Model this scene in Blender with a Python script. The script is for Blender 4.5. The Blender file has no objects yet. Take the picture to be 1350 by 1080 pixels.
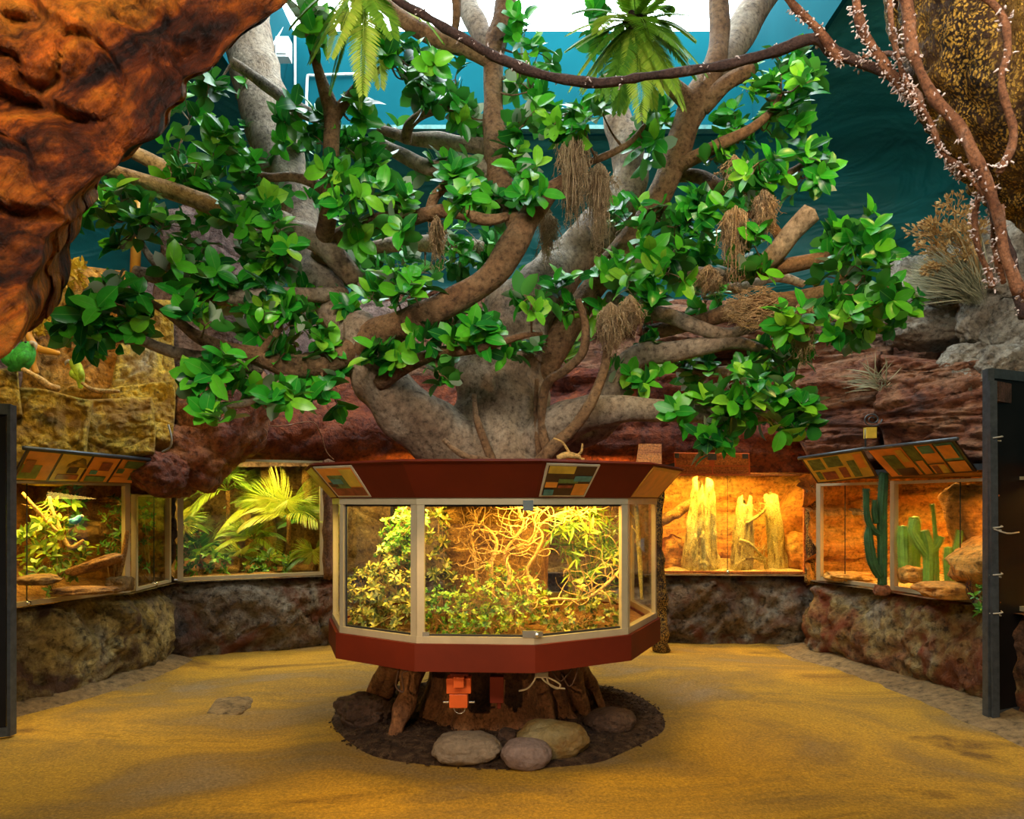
import bpy, math, random
from mathutils import Vector, Matrix, noise
PI = math.pi
F = 950.0; CX = 675.0; HY = 662.0; EYE = 1.55
V = Vector
C = bpy.context.scene.collection
def P(px, py, Y): return V(((px-CX)/F*Y, Y, EYE-(py-HY)/F*Y))
def G(px, py):                       # point on the floor under a pixel
    Y = EYE*F/(py-HY); return V(((px-CX)/F*Y, Y, 0))
R = random.Random(7)
def rv(s=1.0): return V((R.uniform(-s,s), R.uniform(-s,s), R.uniform(-s,s)))
def unit():
    while True:
        v = rv()
        if .05 < v.length < 1: return v.normalized()

# ---------------------------------------------------------------- materials
MATS = {}; WSEG = 4
class NT:
    def __init__(s, name):
        s.m = bpy.data.materials.new(name); s.m.use_nodes = True
        s.t = s.m.node_tree; s.t.nodes.clear(); MATS[name] = s.m
        s.out = s.n('ShaderNodeOutputMaterial')
        s.b = s.n('ShaderNodeBsdfPrincipled'); s.l(s.b, 0, s.out, 0)
        s.pos = None
    def n(s, t, **k):
        x = s.t.nodes.new(t)
        for a, b in k.items(): setattr(x, a, b)
        return x
    def l(s, a, i, b, j): s.t.links.new(a.outputs[i], b.inputs[j])
    def P(s, scale=(1,1,1)):
        g = s.n('ShaderNodeNewGeometry'); mp = s.n('ShaderNodeMapping'); mp.inputs['Scale'].default_value = scale
        s.l(g, 'Position', mp, 'Vector'); return mp
    def noise(s, scale, detail=6, rough=.6, dist=0, vec=None, st=(1,1,1)):
        x = s.n('ShaderNodeTexNoise'); x.inputs['Scale'].default_value = scale; x.inputs['Detail'].default_value = detail
        x.inputs['Roughness'].default_value = rough; x.inputs['Distortion'].default_value = dist
        s.l(vec or s.P(st), 0, x, 'Vector'); return x
    def ramp(s, stops, src, out=0):
        r = s.n('ShaderNodeValToRGB'); e = r.color_ramp.elements
        while len(e) < len(stops): e.new(.5)
        for k, (p, c) in enumerate(stops): e[k].position = p; e[k].color = (*c, 1)
        s.l(src, out, r, 0); return r
    def mix(s, a, b, fac, mode='MIX', ao=0, bo=0):
        m = s.n('ShaderNodeMix', data_type='RGBA', blend_type=mode)
        if isinstance(fac, (int, float)): m.inputs[0].default_value = fac
        else: s.l(fac[0], fac[1], m, 0)
        for v, k, o in ((a, 6, ao), (b, 7, bo)):
            if isinstance(v, tuple): m.inputs[k].default_value = (*v, 1)
            else: s.l(v, o, m, k)
        return m
    def bump(s, src, strength, dist, prev=None, out=0):
        b = s.n('ShaderNodeBump'); b.inputs['Strength'].default_value = strength; b.inputs['Distance'].default_value = dist
        s.l(src, out, b, 'Height')
        if prev: s.l(prev, 0, b, 'Normal')
        return b
    def rgh(s, v): s.b.inputs['Roughness'].default_value = v; return s

def rock(name, stops, scale=1.2, bump=.06, fine=9, rough=.75, st=(1,1,1), dist=.6, spec=.35, stain=None, crack=True, contrast=.8):
    t = NT(name); n1 = t.noise(scale, 7, .62, dist, st=st)
    r = t.ramp(stops, n1); col = r; co = 0
    n3 = t.noise(scale*11, 5, .7)
    d = t.ramp([(.34, (.16,.14,.13)), (.47, (.8,.8,.8)), (.56, (1.05,1.05,1.05)), (.7, (1.5,1.5,1.5))], n3)  # random dark flecks imitate shaded crevices in the colour
    m = t.mix(r, d, contrast, 'MULTIPLY'); col = m; co = 2
    if stain:
        n4 = t.noise(scale*1.7, 4, .5, 1.0); q = t.ramp([(.5, (0,0,0)), (.66, (1,1,1))], n4)
        m = t.mix(col, stain, (q, 0), 'MIX', ao=co); col = m; co = 2
    t.l(col, co, t.b, 'Base Color'); t.b.inputs['Roughness'].default_value = rough
    t.b.inputs['Specular IOR Level'].default_value = spec
    n2 = t.noise(fine, 9, .7, .3, st=st); b = t.bump(n2, 1, bump*1.9)
    if crack:
        v = t.n('ShaderNodeTexVoronoi', feature='DISTANCE_TO_EDGE'); v.inputs['Scale'].default_value = fine*.35
        w = t.noise(3, 4, .6); mm = t.mix(w, t.P(st), .82, ao=1); t.l(mm, 2, v, 'Vector')
        q = t.ramp([(0, (0,0,0)), (.08, (1,1,1))], v); b = t.bump(q, .6, bump*.8, b)
    t.l(b, 0, t.b, 'Normal'); return t.m
def plain(name, col, rough=.5, metal=0, var=.25, scale=6, bump=0, spec=.5, coat=0):
    t = NT(name); n = t.noise(scale, 5, .6)
    lo = tuple(c*(1-var) for c in col); hi = tuple(min(1, c*(1+var)) for c in col)
    r = t.ramp([(.3, lo), (.7, hi)], n); t.l(r, 0, t.b, 'Base Color')
    t.b.inputs['Roughness'].default_value = rough; t.b.inputs['Metallic'].default_value = metal
    t.b.inputs['Specular IOR Level'].default_value = spec; t.b.inputs['Coat Weight'].default_value = coat
    if bump:
        n2 = t.noise(scale*5, 6, .7); b = t.bump(n2, 1, bump); t.l(b, 0, t.b, 'Normal')
    return t.m
def leafm(name, stops, under=None, rough=.32, trans=.12, mid=(.16,.48,.06), spec=.5, midw=.07):
    t = NT(name); a = t.n('ShaderNodeAttribute', attribute_name='rnd'); r = t.ramp(stops, a, 2)
    md = t.n('ShaderNodeAttribute', attribute_name='mid'); q = t.ramp([(0, (1,1,1)), (midw, (0,0,0))], md, 2)
    m = t.mix(r, mid, (q, 0)); col, co = m, 2
    n = t.noise(25, 3, .5); d = t.ramp([(.3, (.75,.75,.75)), (.7, (1.15,1.15,1.15))], n); m = t.mix(col, d, .6, 'MULTIPLY', ao=2); col = m
    if under:
        g = t.n('ShaderNodeNewGeometry'); ur = t.ramp(under, a, 2); m = t.mix(col, ur, (g, 'Backfacing'), ao=2); col = m
    t.l(col, 2, t.b, 'Base Color'); t.b.inputs['Roughness'].default_value = rough; t.b.inputs['Specular IOR Level'].default_value = spec
    if trans:
        tr = t.n('ShaderNodeBsdfTranslucent'); t.l(col, 2, tr, 0); mx = t.n('ShaderNodeMixShader'); mx.inputs[0].default_value = trans
        t.l(t.b, 0, mx, 1); t.l(tr, 0, mx, 2); t.l(mx, 0, t.out, 0)
    return t.m

# ---------------------------------------------------------------- mesh builder
def catmull(pts, k):
    if len(pts) < 3 or k < 2: return list(pts)
    out = []; n = len(pts)
    for i in range(n-1):
        p0 = pts[max(i-1,0)]; p1 = pts[i]; p2 = pts[i+1]; p3 = pts[min(i+2,n-1)]
        for j in range(k):
            t = j/k
            out.append(tuple(.5*((2*b)+(-a+c)*t+(2*a-5*b+4*c-d)*t*t+(-a+3*b-3*c+d)*t**3) for a,b,c,d in zip(p0,p1,p2,p3)))
    out.append(tuple(pts[-1])); return out
class MB:
    def __init__(s): s.v = []; s.f = []; s.r = []; s.m = []; s.sm = True
    def add(s, vs, fs, rnd=.5, mids=None):
        o = len(s.v); s.v += [V(p) for p in vs]; s.m += (mids if mids else [1.0]*len(vs))
        for f in fs: s.f.append([i+o for i in f]); s.r.append(rnd)
    def tube(s, pts, rad, n=8, k=4, rough=0, cap=True, rnd=.5, freq=6, flat=1):
        if isinstance(rad, (int, float)): rad = [rad]*len(pts)
        q = catmull([(p[0], p[1], p[2], r) for p, r in zip(pts, rad)], k)
        ps = [V(a[:3]) for a in q]; rs = [max(a[3], .0005) for a in q]; N = len(ps)
        ref = V((0,0,1)); vs = []; fs = []
        t = (ps[1]-ps[0]).normalized()
        if abs(t.dot(ref)) > .9: ref = V((1,0,0))
        u = t.cross(ref).normalized()
        for i in range(N):
            t = (ps[min(i+1,N-1)]-ps[max(i-1,0)])
            t = t.normalized() if t.length > 1e-9 else V((0,0,1))
            u = (u-t*u.dot(t))
            u = u.normalized() if u.length > 1e-6 else t.orthogonal().normalized()
            w = t.cross(u)
            for j in range(n):
                a = 2*PI*j/n; d = u*math.cos(a)+w*math.sin(a)*flat
                r = rs[i]
                if rough: r *= 1+rough*noise.noise((ps[i]+d*rs[i])*freq)*2
                vs.append(ps[i]+d*r)
        for i in range(N-1):
            for j in range(n):
                a = i*n+j; b = i*n+(j+1)%n; fs.append((a, b, b+n, a+n))
        if cap:
            vs.append(ps[0]-(ps[1]-ps[0]).normalized()*rs[0]*.4); c0 = len(vs)-1
            vs.append(ps[-1]+(ps[-1]-ps[-2]).normalized()*rs[-1]*.4); c1 = len(vs)-1
            for j in range(n):
                fs.append((c0, (j+1)%n, j)); fs.append((c1, (N-1)*n+j, (N-1)*n+(j+1)%n))
        s.add(vs, fs, rnd)
    def box(s, c, d, rz=0, rx=0, ry=0):
        M = Matrix.Rotation(rz,3,'Z')@Matrix.Rotation(ry,3,'Y')@Matrix.Rotation(rx,3,'X'); c = V(c)
        vs = [c+M@V((x*d[0]/2, y*d[1]/2, z*d[2]/2)) for x in (-1,1) for y in (-1,1) for z in (-1,1)]
        s.add(vs, [(0,1,3,2),(4,6,7,5),(0,4,5,1),(2,3,7,6),(0,2,6,4),(1,5,7,3)])
    def bar(s, a, b, w, h, up=(0,0,1)):           # rectangular bar from a to b
        a = V(a); b = V(b); t = (b-a).normalized(); u = t.cross(V(up))
        u = (u if u.length > 1e-4 else t.cross(V((1,0,0)))).normalized(); q = u.cross(t).normalized()
        vs = [e+u*x*w/2+q*y*h/2 for e in (a,b) for x, y in ((-1,-1),(1,-1),(1,1),(-1,1))]
        s.add(vs, [(0,3,2,1),(4,5,6,7),(0,1,5,4),(1,2,6,5),(2,3,7,6),(3,0,4,7)])
    def slab(s, a, b, c, d, t):                   # quad thickened by t along its normal, centred
        a,b,c,d = V(a),V(b),V(c),V(d); n = (b-a).cross(d-a).normalized()*t/2
        s.add([p-n for p in (a,b,c,d)]+[p+n for p in (a,b,c,d)], [(3,2,1,0),(4,5,6,7),(0,1,5,4),(1,2,6,5),(2,3,7,6),(3,0,4,7)])
    def grid(s, g, rnd=.5, closed=False):
        n = len(g[0]); vs = [p for row in g for p in row]; fs = []
        for i in range(len(g)-1):
            for j in range(n if closed else n-1):
                a = i*n+j; b = i*n+(j+1)%n; fs.append((a, b, b+n, a+n))
        s.add(vs, fs, rnd)
    def blob(s, c, d, sub=4, amp=.12, freq=2.2, rot=0, seed=0, flatb=None, rnd=.5, tilt=0, boxy=.0):
        import bmesh
        bm = bmesh.new(); bmesh.ops.create_icosphere(bm, subdivisions=sub, radius=1)
        M = Matrix.Rotation(rot,3,'Z')@Matrix.Rotation(tilt,3,'Y'); c = V(c); so = V((seed*3.1, seed*1.7, seed*5.3)); vs = []
        for v in bm.verts:
            p = v.co.copy()
            if boxy:
                mx = max(abs(p.x), abs(p.y), abs(p.z)); p = p.lerp(p/mx, boxy)
            h = noise.fractal(p*freq+so, .9, 2.1, 5)*amp*1.0 + noise.noise(p*freq*.5+so)*amp
            rdg = abs(noise.noise(p*freq*1.6-so)); h -= max(0, .12-rdg)*amp*2.5
            p = p*(1+h)
            p = V((p.x*d[0], p.y*d[1], p.z*d[2])); p = M@p+c
            if flatb is not None and p.z < flatb: p.z = flatb+(p.z-flatb)*.05
            vs.append(p)
        s.add(vs, [[x.index for x in f.verts] for f in bm.faces], rnd); bm.free()
    def leaf(s, p, d, nrm, L, W, curl=.25, fold=.18, seg=3, tipw=.0, rnd=None):
        d = d.normalized(); side = d.cross(nrm)
        side = (side if side.length > 1e-4 else d.orthogonal()).normalized(); n = side.cross(d).normalized()
        vs = []; ms = []
        for i in range(seg+1):
            t = i/seg; w = W*.5*math.sin(PI*min(1, t*.94+.03))**.62
            c = p+d*(L*t)-n*(curl*L*t*t)
            if i == 0 or i == seg:
                vs.append(c); ms.append(0.0)
            else:
                vs += [c-side*w+n*fold*w*1.5, c, c+side*w+n*fold*w*1.5]; ms += [1.0, 0.0, 1.0]
        fs = [(0, 2, 1), (0, 3, 2)]
        for i in range(seg-2):
            a = 1+3*i; fs += [(a, a+1, a+4, a+3), (a+1, a+2, a+5, a+4)]
        a = 1+3*(seg-2); z = len(vs)-1; fs += [(a, a+1, z), (a+1, a+2, z)]
        s.add(vs, fs, R.random() if rnd is None else rnd, ms)
    def whorl(s, c, ax, n, L, W, spread=1.05, curl=.3):
        ax = ax.normalized(); u = ax.orthogonal().normalized(); w = ax.cross(u); a0 = R.uniform(0, 6.28); sh = R.uniform(-.25, .25)
        for i in range(n):
            a = a0+i*2.4; sp = spread*R.uniform(.55, 1.25); q = R.uniform(.7, 1.15)
            d = ax*math.cos(sp)+(u*math.cos(a)+w*math.sin(a))*math.sin(sp)
            s.leaf(c+ax*R.uniform(-.35,.2)*L, d, ax+rv(.35), L*q, W*q, R.uniform(0, curl*1.6), R.uniform(.05,.3), WSEG, rnd=min(1, max(0, R.random()*.75+.12+sh)))
    def frond(s, base, d, up, L, nl, ll, lw, droop=.5, r=.006, ang=1.0, vee=.25, rnd=None, start=.12, ldroop=.25):
        d = d.normalized(); side = d.cross(up)
        side = (side if side.length > 1e-3 else d.orthogonal()).normalized(); n = side.cross(d).normalized(); rr = R.uniform(.1,.9) if rnd is None else rnd
        def pt(t): return base+d*(L*t)-V((0,0,1))*(droop*L*t*t)
        ps = [pt(i/6) for i in range(7)]
        s.tube(ps, [r*(1-i/8) for i in range(7)], 4, 1, rnd=rr)
        for i in range(nl):
            t = start+(1-start)*(i+.5)/nl; p = pt(t); tan = (pt(min(1,t+.02))-pt(t-.02)).normalized()
            l = ll*math.sin(PI*(.12+.82*t))**.7
            for sg in (-1, 1):
                a = ang*(1-.45*t)+R.uniform(-.06,.06)
                dd = tan*math.cos(a)+side*sg*math.sin(a)+n*vee
                s.leaf(p, dd, n, l, lw, ldroop, .2, 3, rnd=min(1,max(0,rr+R.uniform(-.15,.15))))
def link(name, mb, mat, parent=None, origin=None, smooth=None):
    me = bpy.data.meshes.new(name)
    o = V(origin) if origin is not None else (V(parent['o']) if parent is not None and 'o' in parent else V((0,0,0)))
    me.from_pydata([tuple(p-o) for p in mb.v], [], mb.f); me.materials.append(mat)
    a = me.attributes.new('rnd', 'FLOAT', 'FACE'); a.data.foreach_set('value', mb.r)
    a = me.attributes.new('mid', 'FLOAT', 'POINT'); a.data.foreach_set('value', mb.m)
    sm = mb.sm if smooth is None else smooth
    me.polygons.foreach_set('use_smooth', [sm]*len(me.polygons)); me.update()
    ob = bpy.data.objects.new(name, me); C.objects.link(ob)
    if parent is not None: ob.parent = parent
    else: ob.location = o
    OFF[ob.name] = o
    return ob
OFF = {}
class T:                                           # a thing: an Empty at its base with parts
    def __init__(s, name, label, cat, loc, group=None, kind=None):
        s.loc = V(loc); s.o = bpy.data.objects.new(name, None); s.o.empty_display_size = .1; C.objects.link(s.o); s.o.location = s.loc
        meta(s.o, label, cat, group, kind)
    def part(s, name, mb, mat, parent=None, label=None, kind=None, smooth=None):
        ob = link(name, mb, mat, None, s.loc, smooth); ob.location = (0,0,0); ob.parent = parent or s.o
        if label: ob['label'] = label
        if kind: ob['kind'] = kind
        return ob
def meta(o, label=None, cat=None, group=None, kind=None):
    if label: o['label'] = label
    if cat: o['category'] = cat
    if group: o['group'] = group
    if kind: o['kind'] = kind
    return o
def one(name, mb, mat, label=None, cat=None, loc=None, group=None, kind=None, smooth=None):
    if loc is None:
        zs = min(p.z for p in mb.v); n = len(mb.v); loc = V((sum(p.x for p in mb.v)/n, sum(p.y for p in mb.v)/n, zs))
    return meta(link(name, mb, mat, None, loc, smooth), label, cat, group, kind)
def bilin(q, u, v): a,b,c,d = q; return a.lerp(b, u).lerp(d.lerp(c, u), v)   # a bl, b br, c tr, d tl
# ---------------------------------------------------------------- palette
M_floor = NT('sand_floor')
def _floor(t):
    n = t.noise(.7, 7, .62, 1.0, st=(.7,1.4,1)); r = t.ramp([(.33, (.14,.07,.012)), (.43, (.38,.205,.018)), (.54, (.24,.135,.024)), (.66, (.22,.145,.065))], n)
    g = t.noise(55, 5, .8); d = t.ramp([(.34, (.3,.3,.3)), (.5, (1,1,1)), (.66, (2.0,2.0,1.9))], g)
    m = t.mix(r, d, .55, 'MULTIPLY'); t.l(m, 2, t.b, 'Base Color'); t.rgh(.85); t.b.inputs['Specular IOR Level'].default_value = .25
    n2 = t.noise(60, 6, .7); b = t.bump(n2, .8, .012); n3 = t.noise(4, 5, .6); b = t.bump(n3, .6, .03, b); t.l(b, 0, t.b, 'Normal')
_floor(M_floor); M_floor = M_floor.m
M_kerb = rock('kerb_sand', [(.3, (.22,.13,.05)), (.7, (.36,.24,.11))], 1.5, .02, 40, crack=False)
M_lowL = rock('left_low_rock', [(.28, (.06,.045,.02)), (.42, (.30,.20,.05)), (.52, (.44,.33,.12)), (.64, (.30,.22,.12)), (.78, (.14,.10,.07))], 1.5, .09, 6, stain=(.10,.045,.02), contrast=1)
M_lowB = rock('back_low_rock', [(.3, (.07,.05,.045)), (.45, (.22,.15,.09)), (.55, (.30,.26,.20)), (.68, (.26,.13,.05)), (.8, (.12,.10,.09))], 1.4, .09, 6, stain=(.17,.05,.018), contrast=1)
M_lowR = rock('right_low_rock', [(.28, (.07,.045,.04)), (.42, (.28,.11,.035)), (.52, (.36,.25,.09)), (.64, (.30,.25,.19)), (.78, (.20,.12,.08))], 1.3, .09, 6, stain=(.24,.055,.015), contrast=1)
M_red = rock('dark_red_rock', [(.28, (.03,.006,.003)), (.45, (.17,.028,.008)), (.6, (.34,.07,.014)), (.78, (.17,.07,.035))], 1.8, .07, 6)
M_redr = rock('rusty_ledge_rock', [(.3, (.05,.018,.012)), (.45, (.22,.07,.03)), (.58, (.34,.15,.07)), (.74, (.28,.18,.12))], 1.5, .07, 5, st=(1,1,2.2))
M_lump = rock('rusty_lump_rock', [(.3, (.09,.02,.01)), (.46, (.30,.075,.028)), (.6, (.42,.16,.06)), (.76, (.28,.13,.09))], 2.0, .07, 7, rough=.6)
M_yel = rock('ochre_block_rock', [(.28, (.16,.10,.04)), (.40, (.50,.28,.03)), (.54, (.72,.46,.04)), (.66, (.50,.36,.15)), (.78, (.42,.38,.34))], 2.4, .05, 9, crack=False, stain=(.30,.15,.02))
M_yelO = rock('orange_block_rock', [(.3, (.25,.09,.015)), (.5, (.62,.27,.03)), (.7, (.72,.42,.06))], 1.8, .05, 7)
M_pur = rock('mauve_brown_rock', [(.3, (.10,.055,.045)), (.5, (.26,.15,.12)), (.72, (.34,.22,.17))], 1.6, .06, 6)
M_gry = rock('grey_boulder_rock', [(.3, (.17,.14,.10)), (.5, (.38,.33,.25)), (.7, (.50,.48,.42))], 2.2, .05, 9, crack=False)
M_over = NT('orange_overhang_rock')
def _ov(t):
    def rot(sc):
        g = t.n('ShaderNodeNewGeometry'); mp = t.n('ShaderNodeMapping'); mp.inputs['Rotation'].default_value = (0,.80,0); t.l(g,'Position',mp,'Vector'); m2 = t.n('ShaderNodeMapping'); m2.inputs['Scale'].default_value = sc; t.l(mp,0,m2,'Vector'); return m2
    a = t.noise(1.5, 8, .65, 1.0, vec=rot((.5,1,1.7))); r = t.ramp([(.36,(.012,.003,.002)),(.43,(.14,.026,.003)),(.50,(.55,.13,.008)),(.62,(.80,.28,.02)),(.74,(.40,.09,.01))], a)  # slanted dark streaks, mostly shade under the rim put into the colour
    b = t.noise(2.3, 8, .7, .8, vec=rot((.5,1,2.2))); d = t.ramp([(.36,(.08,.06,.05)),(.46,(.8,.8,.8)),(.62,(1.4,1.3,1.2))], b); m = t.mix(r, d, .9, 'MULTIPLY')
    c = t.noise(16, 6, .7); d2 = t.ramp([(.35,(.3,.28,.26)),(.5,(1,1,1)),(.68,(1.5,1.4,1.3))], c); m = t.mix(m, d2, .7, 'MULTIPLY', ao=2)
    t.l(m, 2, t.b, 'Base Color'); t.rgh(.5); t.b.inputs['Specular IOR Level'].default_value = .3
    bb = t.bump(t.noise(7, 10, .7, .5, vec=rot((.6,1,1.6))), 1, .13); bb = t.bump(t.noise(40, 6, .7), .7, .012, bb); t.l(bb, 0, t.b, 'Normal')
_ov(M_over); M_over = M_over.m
M_sandst = rock('sandstone_strata', [(.3, (.42,.13,.02)), (.5, (.78,.34,.05)), (.7, (.85,.50,.10))], 1.5, .05, 4, st=(.6,.6,2.6), crack=False)
M_jback = rock('jungle_back_rock', [(.3, (.10,.05,.015)), (.5, (.34,.18,.04)), (.7, (.50,.32,.08))], 2.0, .05, 6)
M_esoil = rock('exhibit_soil', [(.3, (.12,.05,.02)), (.5, (.42,.2,.05)), (.7, (.6,.33,.1))], 6, .03, 20, crack=False)
M_dsand = rock('desert_sand', [(.3, (.6,.36,.09)), (.7, (.82,.58,.2))], 4, .015, 25, crack=False)
M_stone = [rock('stone_tan', [(.36, (.24,.13,.03)), (.48, (.20,.15,.10)), (.6, (.27,.20,.13)), (.75, (.20,.13,.07))], 3, .012, 20, crack=False, rough=.6, contrast=.4),
           rock('stone_mauve', [(.3, (.15,.095,.075)), (.7, (.25,.18,.15))], 4, .01, 22, crack=False, rough=.6, contrast=.4),
           rock('stone_olive', [(.36, (.20,.10,.02)), (.5, (.22,.16,.06)), (.7, (.32,.27,.15))], 3, .012, 18, crack=False, rough=.45, contrast=.4)]
M_darkst = rock('dark_wet_stone', [(.3, (.04,.02,.012)), (.7, (.13,.07,.04))], 3, .03, 12, rough=.45)
M_mulch = rock('bark_mulch', [(.3, (.02,.010,.005)), (.5, (.085,.038,.015)), (.68, (.22,.13,.06))], 14, .05, 30, crack=False)
M_bark = rock('tree_bark', [(.28, (.17,.10,.055)), (.45, (.34,.235,.145)), (.6, (.44,.34,.235)), (.76, (.33,.26,.19))], 2.6, .016, 26, st=(1,1,.6), crack=False, rough=.7)
M_barkB = rock('brown_tree_bark', [(.28, (.12,.05,.02)), (.48, (.27,.14,.06)), (.62, (.36,.21,.10)), (.78, (.30,.21,.14))], 3, .016, 28, crack=False, rough=.7)
M_stump = rock('stump_bark', [(.3, (.07,.028,.012)), (.5, (.28,.12,.045)), (.7, (.44,.22,.09))], 4, .03, 14, st=(1,1,.35), crack=False, rough=.55)
M_moldb = NT('mossy_golden_bark')
def _gb(t):
    a = t.noise(3.5, 7, .65, .5, st=(1,1,.35)); r = t.ramp([(.38,(.015,.007,.003)),(.48,(.07,.03,.010)),(.56,(.20,.10,.02)),(.68,(.36,.20,.035))], a)
    v = t.n('ShaderNodeTexVoronoi'); v.inputs['Scale'].default_value = 110; w = t.noise(9, 4, .6); mm = t.mix(w, t.P((1,1,.7)), .93, ao=1); t.l(mm, 2, v, 'Vector')
    g = t.ramp([(.30,(1,1,1)),(.58,(0,0,0))], v); b = t.noise(6, 5, .7, .4, st=(1,1,.5)); q = t.ramp([(.40,(0,0,0)),(.52,(1,1,1))], b); k = t.mix(g, q, 1.0, 'MULTIPLY')
    m = t.mix(r, (.80,.46,.07), (k, 2)); t.l(m, 2, t.b, 'Base Color'); t.rgh(.65); t.b.inputs['Specular IOR Level'].default_value = .3
    bb = t.bump(g, .9, .02); bb = t.bump(t.noise(14, 8, .7, .3, st=(1,1,.45)), 1, .06, bb); t.l(bb, 0, t.b, 'Normal')
_gb(M_moldb); M_moldb = M_moldb.m
M_liana = rock('dark_liana_bark', [(.3, (.035,.018,.014)), (.6, (.11,.055,.04)), (.8, (.32,.22,.18))], 6, .012, 40, crack=False)
M_vine = rock('rusty_vine_bark', [(.3, (.14,.045,.018)), (.55, (.34,.14,.06)), (.75, (.48,.32,.25))], 8, .008, 50, crack=False)
M_fluff = plain('pale_lichen', (.72,.58,.54), .9, var=.3, scale=20)
M_twig = rock('pale_twig', [(.3, (.48,.26,.07)), (.7, (.85,.52,.17))], 6, .006, 40, crack=False)
M_cork = rock('cork_bark', [(.3, (.16,.06,.012)), (.5, (.5,.24,.04)), (.7, (.75,.42,.08))], 7, .05, 22, crack=False)
M_pale = rock('bleached_bark', [(.34, (.34,.20,.03)), (.46, (.85,.64,.14)), (.7, (.95,.82,.28))], 9, .05, 25, st=(1,1,.4), crack=False)
M_teal = NT('painted_teal_vault')
def _teal(t):
    n = t.noise(.35, 4, .5, .8, st=(1,1,2.2)); r = t.ramp([(.3, (.006,.085,.09)), (.5, (.010,.17,.165)), (.68, (.014,.25,.27))], n)
    t.l(r, 0, t.b, 'Base Color'); t.rgh(.5); n2 = t.noise(1.1, 3, .5, 1.2, st=(.6,.6,1.8)); b = t.bump(n2, .7, .22); n3 = t.noise(14, 5, .6); b = t.bump(n3, .35, .02, b); t.l(b, 0, t.b, 'Normal')
_teal(M_teal); M_teal = M_teal.m
M_cyan = plain('skylight_cyan_paint', (.002,.085,.11), .9, var=.15, scale=.8, spec=.1)
M_white = plain('white_paint', (.85,.88,.88), .4, var=.04)
M_maroon = plain('maroon_board', (.12,.013,.003), .6, var=.18, scale=3, spec=.2)
M_alu = plain('brushed_aluminium', (.50,.42,.26), .38, metal=.3, var=.08, scale=12)
M_gasket = plain('black_gasket', (.012,.012,.012), .6, var=.1)
M_black = plain('black_panel', (.006,.005,.005), .5, var=.3, spec=.2)
M_dsteel = plain('dark_steel', (.07,.08,.09), .4, metal=.5, var=.3, scale=20)
M_steel = plain('chrome', (.7,.68,.62), .2, metal=.9, var=.05)
M_orange = plain('orange_enamel', (.62,.10,.015), .35, var=.15)
M_wood = rock('worn_orange_wood', [(.3, (.35,.08,.015)), (.6, (.66,.20,.03)), (.8, (.5,.22,.06))], 5, .01, 20, st=(.4,.4,3), crack=False)
M_bam = plain('orange_bamboo', (.72,.33,.04), .4, var=.15)
M_cable = plain('cream_cable', (.62,.55,.40), .5, var=.1)
M_cabled = plain('brown_cable', (.10,.05,.03), .5, var=.2)
M_moss = rock('dry_spanish_moss', [(.3, (.42,.26,.12)), (.55, (.70,.48,.26)), (.75, (.85,.66,.42))], 14, .01, 60, crack=False, rough=.9)
M_rope = plain('grey_rope', (.4,.38,.33), .8, var=.2)
SG = [(0,(.006,.08,.015)), (.25,(.014,.22,.02)), (.5,(.04,.40,.02)), (.75,(.13,.56,.02)), (1,(.32,.68,.04))]
M_leaf = leafm('ficus_leaf', SG, under=[(0,(.02,.14,.02)),(.45,(.05,.26,.03)),(.72,(.10,.36,.05)),(.80,(.26,.38,.22)),(1,(.42,.50,.36))], rough=.3, trans=.22)
M_leafy = leafm('yellow_green_leaf', [(0,(.03,.10,.01)), (.4,(.18,.34,.02)), (.75,(.45,.55,.03)), (1,(.70,.62,.05))], rough=.4, trans=.25, mid=(.6,.6,.1))
M_leafg = leafm('exhibit_green_leaf', [(0,(.01,.05,.008)), (.4,(.05,.20,.02)), (.75,(.18,.42,.03)), (1,(.4,.6,.05))], rough=.4, trans=.25)
M_leafd = leafm('two_tone_leaf', [(0,(.02,.03,.008)), (.4,(.10,.16,.02)), (.7,(.38,.36,.05)), (1,(.75,.62,.12))], rough=.4, trans=.2, mid=(.7,.6,.2))
M_palm = leafm('palm_leaf', [(0,(.04,.12,.01)), (.4,(.20,.36,.02)), (.75,(.50,.58,.04)), (1,(.75,.70,.10))], rough=.35, trans=.3, mid=(.8,.75,.3))
M_fern = leafm('hanging_fern', [(0,(.08,.24,.02)), (.4,(.20,.42,.03)), (.75,(.42,.58,.05)), (1,(.62,.66,.10))], rough=.45, trans=.35)
M_dry = leafm('dry_stem', [(0,(.20,.10,.03)), (.5,(.42,.24,.07)), (1,(.62,.42,.16))], rough=.7, trans=.1, mid=(.5,.3,.1))
M_gold = leafm('golden_leaf', [(0,(.25,.13,.01)), (.5,(.70,.42,.02)), (1,(.9,.65,.06))], rough=.5, trans=.2, mid=(.8,.6,.1))
M_gtuft = leafm('grey_grass', [(0,(.10,.10,.05)), (.5,(.25,.24,.13)), (1,(.42,.38,.22))], rough=.8, trans=.1, mid=(.3,.3,.2))
M_cactd = plain('dark_green_cactus', (.03,.11,.03), .5, var=.4, scale=14, bump=.01)
M_cactl = plain('light_green_cactus', (.28,.50,.06), .5, var=.35, scale=12, bump=.01)
M_gbird = plain('green_feathers', (.06,.50,.05), .6, var=.45, scale=30, bump=.008)
M_ybird = plain('yellow_green_feathers', (.42,.58,.02), .6, var=.4, scale=30, bump=.008)
M_bbird = plain('blue_feathers', (.06,.35,.65), .6, var=.4, scale=30, bump=.008)
M_beak = plain('horn_beak', (.5,.4,.3), .4, var=.1)
M_pO = plain('print_orange', (.72,.26,.03), .35, var=.2, scale=9)
M_pY = plain('print_ochre', (.62,.42,.05), .35, var=.25, scale=9)
M_pB = plain('print_dark', (.05,.022,.012), .35, var=.3, scale=14)
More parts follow.
